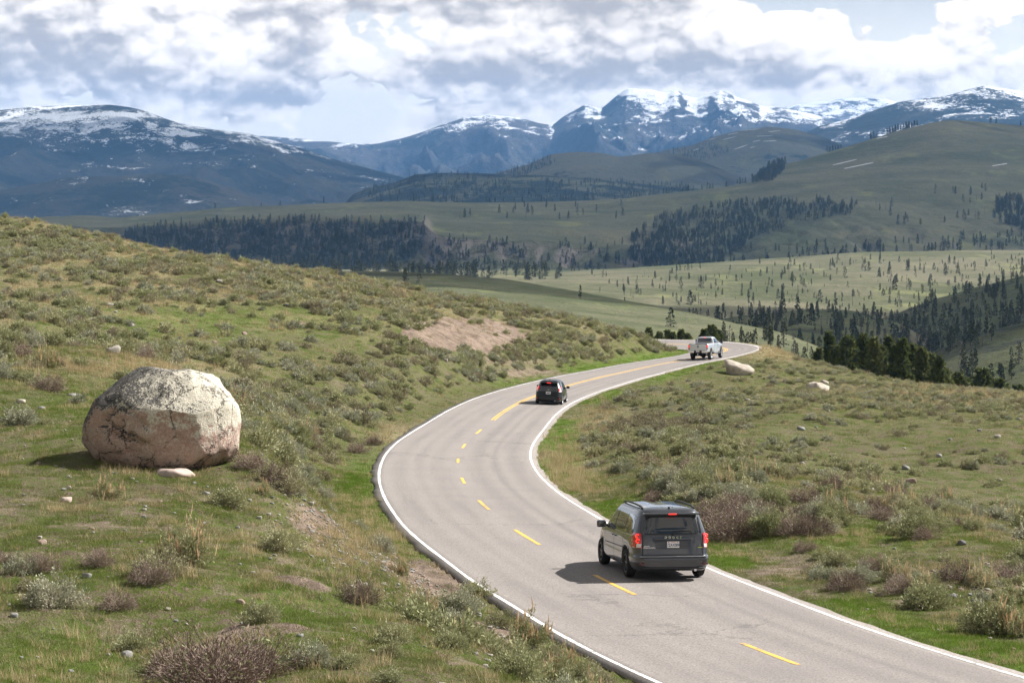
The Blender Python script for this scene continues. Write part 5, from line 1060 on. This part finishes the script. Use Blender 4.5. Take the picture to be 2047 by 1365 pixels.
# --- dark minivan
van = empty('minivan'); tag(van, 'dark grey minivan driving away nearest the camera with its brake lamps lit', 'minivan')
VR = [(0.24, .90, -2.44, 2.44), (0.30, .955, -2.53, 2.53), (0.40, .985, -2.57, 2.57), (0.54, .995, -2.585, 2.575), (0.585, .992, -2.57, 2.57), (0.61, .985, -2.50, 2.56), (0.80, .990, -2.475, 2.48), (0.95, .985, -2.455, 2.30), (1.04, .975, -2.44, 1.75), (1.10, .960, -2.43, 1.50),
      (1.25, .915, -2.385, 1.24), (1.45, .850, -2.315, .84), (1.58, .800, -2.27, .55), (1.645, .765, -2.235, .36), (1.69, .725, -2.19, .20), (1.722, .66, -2.10, -.02), (1.742, .56, -1.95, -.25), (1.752, .40, -1.6, -.5), (1.757, .2, -1.2, -.8)]
VS = Shell(VR, 8.5, 4.5, 0.0); part('body', VS.body([(1.60, .40, .345), (-1.48, .40, .345)], .98), M_GREY, van)
bevbox('underbody', (0, 0, .42), (1.55, 4.6, .34), M_UNDER, van, .05)
for sg in (-1, 1):
    w_ = [part('side_window', VS.patch_side([(-2.05, 1.125), (-1.2, 1.11)], [(-1.97, 1.40), (-1.93, 1.50), (-1.80, 1.545), (-1.5, 1.555), (-1.24, 1.555)], sg), M_GLASS, van),
          part('side_window', VS.patch_side([(-1.15, 1.11), (-.12, 1.10)], [(-1.18, 1.555), (-.16, 1.55)], sg), M_GLASS, van),
          part('front_window', VS.patch_side([(-.05, 1.10), (.95, 1.09)], [(-.08, 1.548), (.2, 1.53), (.42, 1.46), (.72, 1.27), (.98, 1.11)], sg), M_GLASS, van)]
    strip(VS, [(-2.12, 1.085), (-1.2, 1.07), (1.0, 1.06)], sg, .030, M_CHROME, van, 'window_glint')  # bright strip stands in for the shoulder's reflection under the windows
    for P_ in ([(-.10, .30), (-.11, .7), (-.12, 1.08)], [(-1.20, .62), (-1.19, .9), (-1.20, 1.08)], [(1.02, .42), (1.05, .8), (1.02, 1.05)], [(-1.2, .72), (-.1, .70)], [(-.1, .70), (1.0, .68)]):
        strip(VS, P_, sg, .016, M_UNDER, van, 'door_seam')
    for yy in (.02, -.28): bevbox('door_handle', (sg * (float(VS.xside(np.array(yy), np.array(.93))) + .02), yy, .93), (.035, .17, .035), M_GREY, van, .012)
    mr = bevbox('mirror', (sg * 1.10, .93, 1.12), (.24, .14, .18), M_GREY, van, .05, 3); bevbox('mirror_glass', (sg * 1.10, .855, 1.12), (.19, .012, .14), M_GLASS, mr, .005); bevbox('mirror_arm', (sg * .98, .95, 1.08), (.12, .06, .05), M_PLAS, mr, .015)
    # roof rail: raised bar that dips to the roof at both ends
    ys = np.linspace(-1.95, .15, 16); zz_ = 1.742 + .055 * np.sin(np.linspace(0, np.pi, 16)) ** .35; xx = sg * np.interp(ys, [-1.95, .15], [.655, .66])
    a4 = [(-.022, -.02), (.022, -.02), (.018, .018), (-.018, .018)]; V = np.array([(x + o_[0], y, z + o_[1] - .012) for x, y, z in zip(xx, ys, zz_) for o_ in a4]); F = [[i * 4 + j, i * 4 + (j + 1) % 4, (i + 1) * 4 + (j + 1) % 4, (i + 1) * 4 + j] for i in range(15) for j in range(4)] + [[0, 3, 2, 1], [60, 61, 62, 63]]
    part('roof_rail', (V, np.array(F)), M_PLAS, van, False)
    # tail lamp wrapping the corner
    lo = [(sg * .775, .795), (sg * .985, .80)]; hi = [(sg * .775, 1.150), (sg * .955, 1.160)]
    F_ = VS.patch_end(sorted(lo), sorted(hi), True, .014, 12, 12); lamp = part('tail_lamp', F_, M_RED, van)
    part('tail_lamp_side', VS.patch_side([(-2.36, .80), (-2.15, .83)], [(-2.33, 1.160), (-2.20, 1.150)], sg, .012), M_RED, lamp)
    part('reverse_lamp', VS.patch_end(sorted([(sg * .80, .815), (sg * .95, .80)]), sorted([(sg * .785, .90), (sg * .955, .90)]), True, .022, 8, 5), M_WLENS, lamp)
    for zc in (1.085, .970):
        y0 = float(VS.yend(np.array(.865), np.array(zc), True)); rg = ring('lit_ring', (sg * .862, y0 - .040, zc), .050, .020, M_REDL, lamp)
    for ay in (1.60, -1.48): wheel(van, sg * .88, ay, .345, .225, M_RIMD, 5)
    bevbox('reflector', (sg * .80, -2.572, .42), (.14, .02, .035), mat('dim_reflector', (.10, .012, .012), .3), van, .008)
part('rear_window', VS.patch_end([(-.745, 1.155), (.745, 1.155)], [(-.69, 1.53), (.69, 1.53)], True, .008), M_GLASS, van)
part('rear_window_frame', VS.patch_end([(-.80, 1.12), (.80, 1.12)], [(-.73, 1.575), (.73, 1.575)], True, .004), M_PLAS, van)
part('windscreen', VS.patch_end([(-.80, 1.13), (.80, 1.13)], [(-.62, 1.60), (.62, 1.60)], False, .006), M_GLASS, van)
sp = bevbox('spoiler', (0, -2.315, 1.625), (1.42, .20, .045), M_GREY, van, .02, 3); bl_ = bevbox('brake_lamp', (0, -2.424, 1.622), (.20, .012, .028), M_REDL, sp, .004)
for sg in (-1, 1): bevbox('tailgate_seam', (sg * .765, -2.475, .86), (.010, .02, .50), M_UNDER, van, .003)
part('tailgate_seam', VS.patch_end([(-.93, .605), (.93, .605)], [(-.93, .622), (.93, .622)], True, .006, 14, 3), M_UNDER, van)
part('plate_recess', VS.patch_end([(-.42, .775), (.42, .775)], [(-.47, 1.0), (.47, 1.0)], True, .004), mat('recess_shade', (.032, .034, .04), .4, .4, .5, .6), van)  # flush patch; the recess's shade is put into its darker colour
bevbox('grab_bar', (0, -2.485, 1.015), (.96, .05, .035), M_GREY, van, .015, 3)
bevbox('bumper_highlight', (0, -2.53, .600), (1.72, .11, .022), mat('step_highlight', (.34, .35, .37), .25, .7), van, .01)  # bright strip stands in for light reflected along the bumper top
bevbox('lower_bumper_trim', (0, -2.535, .315), (1.55, .05, .05), M_PLAS, van, .02)
lp = bevbox('licence_plate', (0, -2.496, .885), (.31, .010, .155), M_PLATE, van, .004); text_mesh('plate_number', '7ZAX089', .105, M_INK, lp, (0, -2.503, .870), ext=.001, sx_=.72, bold=.0015); text_mesh('plate_state', 'California', .030, M_REDINK, lp, (0, -2.503, .942), ext=.001)
bevbox('plate_sticker', (.115, -2.502, .942), (.03, .003, .02), M_ORANGE, lp, .001); bevbox('plate_sticker', (-.115, -2.502, .942), (.03, .003, .02), M_REDINK, lp, .001)
text_mesh('maker_letters', 'DODGE', .075, M_CHROME, van, (0, -2.482, 1.055), ext=.006, space=1.9, sx_=1.05, bold=.002)
text_mesh('model_letters', 'GRAND', .040, M_CHROME, van, (-.66, -2.488, .845), ext=.004, bold=.001); text_mesh('model_letters', 'CARAVAN', .050, M_CHROME, van, (-.60, -2.488, .805), ext=.004, sx_=1.25, bold=.001)
text_mesh('trim_letters', 'SXT', .036, M_CHROME, van, (.68, -2.488, .85), ext=.004); bevbox('green_badge', (.68, -2.486, .812), (.12, .006, .022), M_YG, van, .003)
wp = bevbox('rear_wiper', (.25, -2.425, 1.215), (.46, .022, .016), M_PLAS, van, .006, rot=(R(-2), 'Y')); bevbox('wiper_pivot', (.02, -2.455, 1.13), (.055, .04, .055), M_PLAS, wp, .015)
for xx in (-.38, -.13, .13, .38): bevbox('roof_rib', (xx, -.9, 1.7475 - .03 * (abs(xx) > .3)), (.012, 2.0, .010), M_GREY, van, .003)
bevbox('roof_antenna', (0.0, -2.02, 1.755), (.05, .08, .035), M_PLAS, van, .012); bevbox('exhaust', (.55, -2.40, .27), (.08, .3, .08), M_CHROME, van, .03)
place_vehicle(van, s_of(64.5) - .5, 1.64)

# --- black hatchback wagon
wag = empty('hatchback'); tag(wag, 'small black hatchback in the middle of the bend road with brake lamps lit', 'car')
WR = [(0.20, .80, -2.18, 2.15), (0.28, .865, -2.27, 2.25), (0.45, .885, -2.30, 2.30), (0.56, .887, -2.29, 2.29), (0.62, .880, -2.24, 2.24), (0.82, .882, -2.20, 2.05), (0.92, .872, -2.17, 1.70), (1.00, .850, -2.13, 1.35), (1.10, .815, -2.06, 1.12), (1.30, .735, -1.90, .62),
      (1.43, .665, -1.80, .22), (1.50, .61, -1.70, -.05), (1.54, .52, -1.55, -.3), (1.565, .38, -1.25, -.5), (1.575, .2, -1.0, -.65)]
WS = Shell(WR, 6.5, 4.0, 0.0); part('body', WS.body([(1.45, .36, .315), (-1.33, .36, .315)], .88), M_BLACKP, wag); bevbox('underbody', (0, 0, .38), (1.35, 4.0, .30), M_UNDER, wag, .05)
for sg in (-1, 1):
    part('side_window', WS.patch_side([(-1.80, 1.0), (-1.0, .975)], [(-1.55, 1.28), (-1.35, 1.38), (-1.05, 1.41)], sg), M_GLASS, wag); part('side_window', WS.patch_side([(-.94, .97), (-.02, .955)], [(-.96, 1.415), (-.06, 1.42)], sg), M_GLASS, wag)
    part('front_window', WS.patch_side([(.04, .955), (1.05, .945)], [(.0, 1.42), (.2, 1.38), (.5, 1.24), (.85, 1.06), (1.08, .96)], sg), M_GLASS, wag)
    mr = bevbox('mirror', (sg * .985, .78, 1.03), (.21, .12, .15), M_BLACKP, wag, .045, 3); bevbox('mirror_arm', (sg * .875, .80, .99), (.1, .05, .04), M_PLAS, mr, .012)
    for P_ in ([(-.0, .32), (-.01, .7), (0, .94)], [(-.98, .55), (-.97, .8), (-.98, .96)]): strip(WS, P_, sg, .014, M_UNDER, wag, 'door_seam')
    lamp = part('tail_lamp', WS.patch_end(sorted([(sg * .66, .86), (sg * .868, .84)]), sorted([(sg * .60, 1.20), (sg * .74, 1.22)]), True, .014, 12, 12), M_RED, wag)
    part('lit_strip', WS.patch_end(sorted([(sg * .71, .95), (sg * .80, .95)]), sorted([(sg * .66, 1.16), (sg * .725, 1.16)]), True, .022, 6, 6), M_REDL, lamp); part('reverse_lamp', WS.patch_end(sorted([(sg * .68, .845), (sg * .86, .83)]), sorted([(sg * .675, .91), (sg * .84, .91)]), True, .022, 6, 4), M_WLENS, lamp)
    part('tail_lamp_side', WS.patch_side([(-2.08, .84), (-1.90, .88)], [(-1.93, 1.20), (-1.86, 1.16)], sg, .012), M_WLENS, lamp)
    for ay in (1.45, -1.33): wheel(wag, sg * .775, ay, .32, .205, M_RIM, 7, .72)
    bevbox('reflector', (sg * .76, -2.285, .42), (.10, .02, .09), M_RED, wag, .01)
part('rear_window', WS.patch_end([(-.64, 1.03), (.64, 1.03)], [(-.54, 1.36), (.54, 1.36)], True, .010), M_GLASS, wag); part('lower_rear_window', WS.patch_end([(-.62, .88), (.62, .88)], [(-.62, 1.0), (.62, 1.0)], True, .010), M_GLASS, wag); part('windscreen', WS.patch_end([(-.72, 1.02), (.72, 1.02)], [(-.5, 1.46), (.5, 1.46)], False, .006), M_GLASS, wag)
sp = bevbox('spoiler', (0, -1.93, 1.41), (1.18, .26, .04), M_BLACKP, wag, .018, 3); bevbox('brake_lamp', (0, -2.065, 1.405), (.26, .014, .04), M_REDL, sp, .004)
lp = bevbox('licence_plate', (0, -2.235, .765), (.31, .010, .155), M_PLATE, wag, .004); text_mesh('plate_number', '6KVB172', .10, M_INK, lp, (0, -2.242, .755), ext=.001, sx_=.75) if False else bevbox('plate_print', (0, -2.242, .76), (.23, .002, .055), M_INK, lp, .001)
ring('badge', (0, -2.150, .945), .055, .018, M_CHROME, wag); bevbox('badge_bar', (0, -2.165, .955), (.09, .006, .014), M_CHROME, wag, .003); bevbox('model_letters', (-.50, -2.17, .905), (.16, .006, .02), M_CHROME, wag, .003); bevbox('model_letters', (.50, -2.17, .885), (.10, .006, .02), M_CHROME, wag, .003)
bevbox('roof_antenna', (0, -1.45, 1.60), (.03, .06, .10), M_PLAS, wag, .01); bevbox('exhaust', (.45, -2.2, .25), (.07, .2, .07), M_CHROME, wag, .025)
place_vehicle(wag, s_of(164.5) + 1.33, 1.98)

# --- silver pickup
tru = empty('pickup_truck'); tag(tru, 'tall silver crew-cab pickup truck farthest along the road at the second bend', 'pickup truck')
CR = [(0.60, .93, -.62, 3.02), (0.70, .975, -.62, 3.08), (1.10, .985, -.62, 3.10), (1.28, .975, -.62, 3.00), (1.36, .955, -.61, 2.60), (1.42, .93, -.60, 1.55), (1.60, .87, -.57, 1.22), (1.80, .80, -.53, .86), (1.90, .75, -.49, .62), (1.945, .68, -.42, .40), (1.965, .55, -.3, .2), (1.975, .3, -.1, .1)]
CS = Shell(CR, 14, 6, .15); part('cab', CS.body([(2.08, .50, .50)], 1.15), M_SILVER, tru)
BR_ = [(0.72, .95, -3.10, -.66), (0.80, .99, -3.12, -.66), (1.15, 1.0, -3.12, -.66), (1.36, .99, -3.10, -.66), (1.43, .975, -3.08, -.67)]
BS = Shell(BR_, 16, 30, -1.9, close=False); V, Fc = BS.body([(-1.88, .50, .50)], 1.18); n_ = len(BS.zs); k_ = len(V) // n_
inner = V[-k_:].copy(); inner[:, 0] *= .90; inner[:, 1] = -1.88 + (inner[:, 1] + 1.88) * .94; low = inner.copy(); low[:, 2] = .92; cap = np.vstack([V, inner, low, [[0, -1.88, .92]]])
a = np.arange(len(V) - k_, len(V)); b = a + k_; c = b + k_; ra = lambda q: np.roll(q, -1)
part('bed', (cap, [Fc[0], np.stack([a, ra(a), ra(b), b], -1), np.stack([b, ra(b), ra(c), c], -1), np.stack([c, ra(c), np.full(k_, len(cap) - 1)], -1)]), M_SILVER, tru)
bevbox('bed_liner', (0, -1.88, .945), (1.72, 2.2, .04), M_PLAS, tru, .01)
bevbox('chassis', (0, 0, .62), (.95, 5.6, .20), M_UNDER, tru, .04); bevbox('rear_axle', (0, -1.88, .40), (1.5, .14, .14), M_UNDER, tru, .06); bevbox('differential', (0.05, -1.88, .42), (.34, .34, .32), M_UNDER, tru, .12, 3); bevbox('front_axle', (0, 2.08, .40), (1.5, .12, .12), M_UNDER, tru, .05); bevbox('spare_tyre', (0, -2.55, .60), (.75, .70, .22), M_RUB, tru, .1, 3); bevbox('tow_hitch', (0, -3.2, .52), (.10, .25, .10), M_CHROME, tru, .02)
part('rear_window', CS.patch_end([(-.74, 1.46), (.74, 1.46)], [(-.66, 1.84), (.66, 1.84)], True, .010), M_GLASS, tru); part('windscreen', CS.patch_end([(-.80, 1.46), (.80, 1.46)], [(-.66, 1.86), (.66, 1.86)], False, .01), M_GLASS, tru)
bevbox('brake_lamp', (0, -.535, 1.905), (.22, .02, .03), M_REDL, tru, .006)
for sg in (-1, 1):
    part('side_window', CS.patch_side([(-.42, 1.43), (.42, 1.43)], [(-.40, 1.82), (.38, 1.84)], sg), M_GLASS, tru); part('front_window', CS.patch_side([(.50, 1.43), (1.32, 1.41)], [(.46, 1.84), (.62, 1.80), (1.02, 1.58), (1.34, 1.43)], sg), M_GLASS, tru)
    for P_ in ([(.46, .72), (.46, 1.4)], [(-.48, .9), (-.48, 1.4)], [(1.42, .72), (1.42, 1.36)]): strip(CS, P_, sg, .018, M_UNDER, tru, 'door_seam')
    for yy in (.55, -.35): bevbox('door_handle', (sg * 1.0, yy, 1.22), (.04, .2, .04), M_PLAS, tru, .012)
    mr = bevbox('mirror', (sg * 1.27, 1.12, 1.50), (.24, .14, .36), M_PLAS, tru, .04, 3); bevbox('mirror_arm', (sg * 1.07, 1.14, 1.46), (.24, .05, .10), M_PLAS, mr, .02)
    lamp = bevbox('tail_lamp', (sg * .925, -3.125, 1.17), (.145, .05, .40), M_RED, tru, .02, 3); bevbox('lit_lamp', (sg * .925, -3.153, 1.22), (.09, .02, .14), M_REDL, lamp, .03, 3); bevbox('reverse_lamp', (sg * .925, -3.152, 1.07), (.09, .02, .06), M_WLENS, lamp, .01)
    for ay in (2.08, -1.88): wheel(tru, sg * .87, ay, .425, .30, M_RIM, 8, .58)
    for ay, sh in ((2.08, CS), (-1.88, BS)):
        t = np.linspace(0, np.pi, 15); pts = [(ay - .52 * math.cos(q), .52 + .50 * math.sin(q)) for q in t]; strip(sh, pts, sg, .075, M_PLAS, tru, 'wheel_arch_trim', .02)
    bevbox('rear_bumper', (sg * .70, -3.22, .76), (.62, .14, .20), M_CHROME, tru, .04, 3); bevbox('running_board', (sg * .98, .45, .52), (.18, 2.1, .07), M_CHROME, tru, .02)
    bevbox('mud_flap', (sg * .87, -2.42, .50), (.28, .02, .30), M_PLAS, tru, .008)
bevbox('bumper_centre', (0, -3.20, .76), (.80, .10, .20), M_PLAS, tru, .02); lp = bevbox('licence_plate', (0, -3.262, .79), (.31, .010, .155), M_PLATE, tru, .004); bevbox('plate_print', (0, -3.269, .785), (.23, .002, .055), M_INK, lp, .001)
tg = bevbox('tailgate', (0, -3.115, 1.13), (1.68, .045, .58), M_SILVER, tru, .02, 3); bevbox('tailgate_top', (0, -3.10, 1.435), (1.80, .09, .03), M_PLAS, tg, .01); bevbox('handle', (0, -3.145, 1.16), (.20, .03, .07), M_PLAS, tg, .015)
bd_ = lathe('badge', [(.0, 0), (.012, .03), (.0, .06)], M_PLAS, tg, (0, -3.148, 1.30), 20); bd_.rotation_euler = (0, 0, R(-90)); bd_.scale = (1, 1.6, .7)
place_vehicle(tru, s_of(233.5), 1.62); tru.scale = (.93, .96, 1.04)

# ------------------------------------------------------------------ cumulus clouds overhead (above the frame) that shade the far valley
M_CLOUD = mat('cloud_white', (.9, .9, .9), 1.0, spec=0)
_t = NT(M_CLOUD.node_tree); _tr = _t.new('ShaderNodeBsdfTransparent'); _mx = _t.new('ShaderNodeMixShader'); _mx.inputs[0].default_value = .62
_t.l.new(_t.n['Principled BSDF'].outputs[0], _mx.inputs[1]); _t.l.new(_tr.outputs[0], _mx.inputs[2]); _t.l.new(_mx.outputs[0], _t.n['Material Output'].inputs[0])
def cloud_body(cx, cy, H, rx, ry, th, seed, label):
    D, F = ICO[6]; o = Vector((seed, 0, 0)); r = np.array([1 + .38 * mnoise.fractal(Vector(d) * 1.6 + o, 1.0, 2.0, 6) + .10 * abs(mnoise.noise(Vector(d) * 7 + o)) for d in D])
    V = D * r[:, None] * [rx, ry, th]; V[:, 2] = np.where(V[:, 2] < 0, V[:, 2] * .25, V[:, 2]) ; o_ = add_obj('cloud', np_mesh('cloud', V, F, M_CLOUD)); o_.location = (cx, cy, H + .3 * th); tag(o_, label, 'cloud', None, 'structure')
cloud_body(1750, 6000, 1500, 2500, 1750, 450, 3, 'unseen flat-based cumulus shading the plateau')
cloud_body(1750, 2000, 1300, 430, 420, 200, 9, 'unseen small cumulus shading the wooded spurs')
cloud_body(1200, 13600, 2600, 4600, 4300, 700, 14, 'unseen broad cumulus shading the left mountain')

# haze: one even closed box of air round the whole scene
def haze_box():
    x, y0, y1, z0, z1 = 30000, -60, 34500, -641, 1150
    V = [(-x, y0, z0), (x, y0, z0), (x, y1, z0), (-x, y1, z0), (-x, y0, z1), (x, y0, z1), (x, y1, z1), (-x, y1, z1)]
    F = [(0, 3, 2, 1), (4, 5, 6, 7), (0, 1, 5, 4), (1, 2, 6, 5), (2, 3, 7, 6), (3, 0, 4, 7)]
    m = bpy.data.materials.new('haze'); m.use_nodes = True; t = NT(m.node_tree); t.n.remove(t.n['Principled BSDF'])
    v = t.new('ShaderNodeVolumePrincipled'); v.inputs['Density'].default_value = HAZE; v.inputs['Color'].default_value = (0.24, 0.52, 1.0, 1)
    v.inputs['Anisotropy'].default_value = 0.0
    t.l.new(v.outputs[0], t.n['Material Output'].inputs['Volume'])
    o = add_obj('haze', np_mesh('haze', V, F, m, False)); tag(o, kind='stuff')
HAZE = 2.5e-5
haze_box()
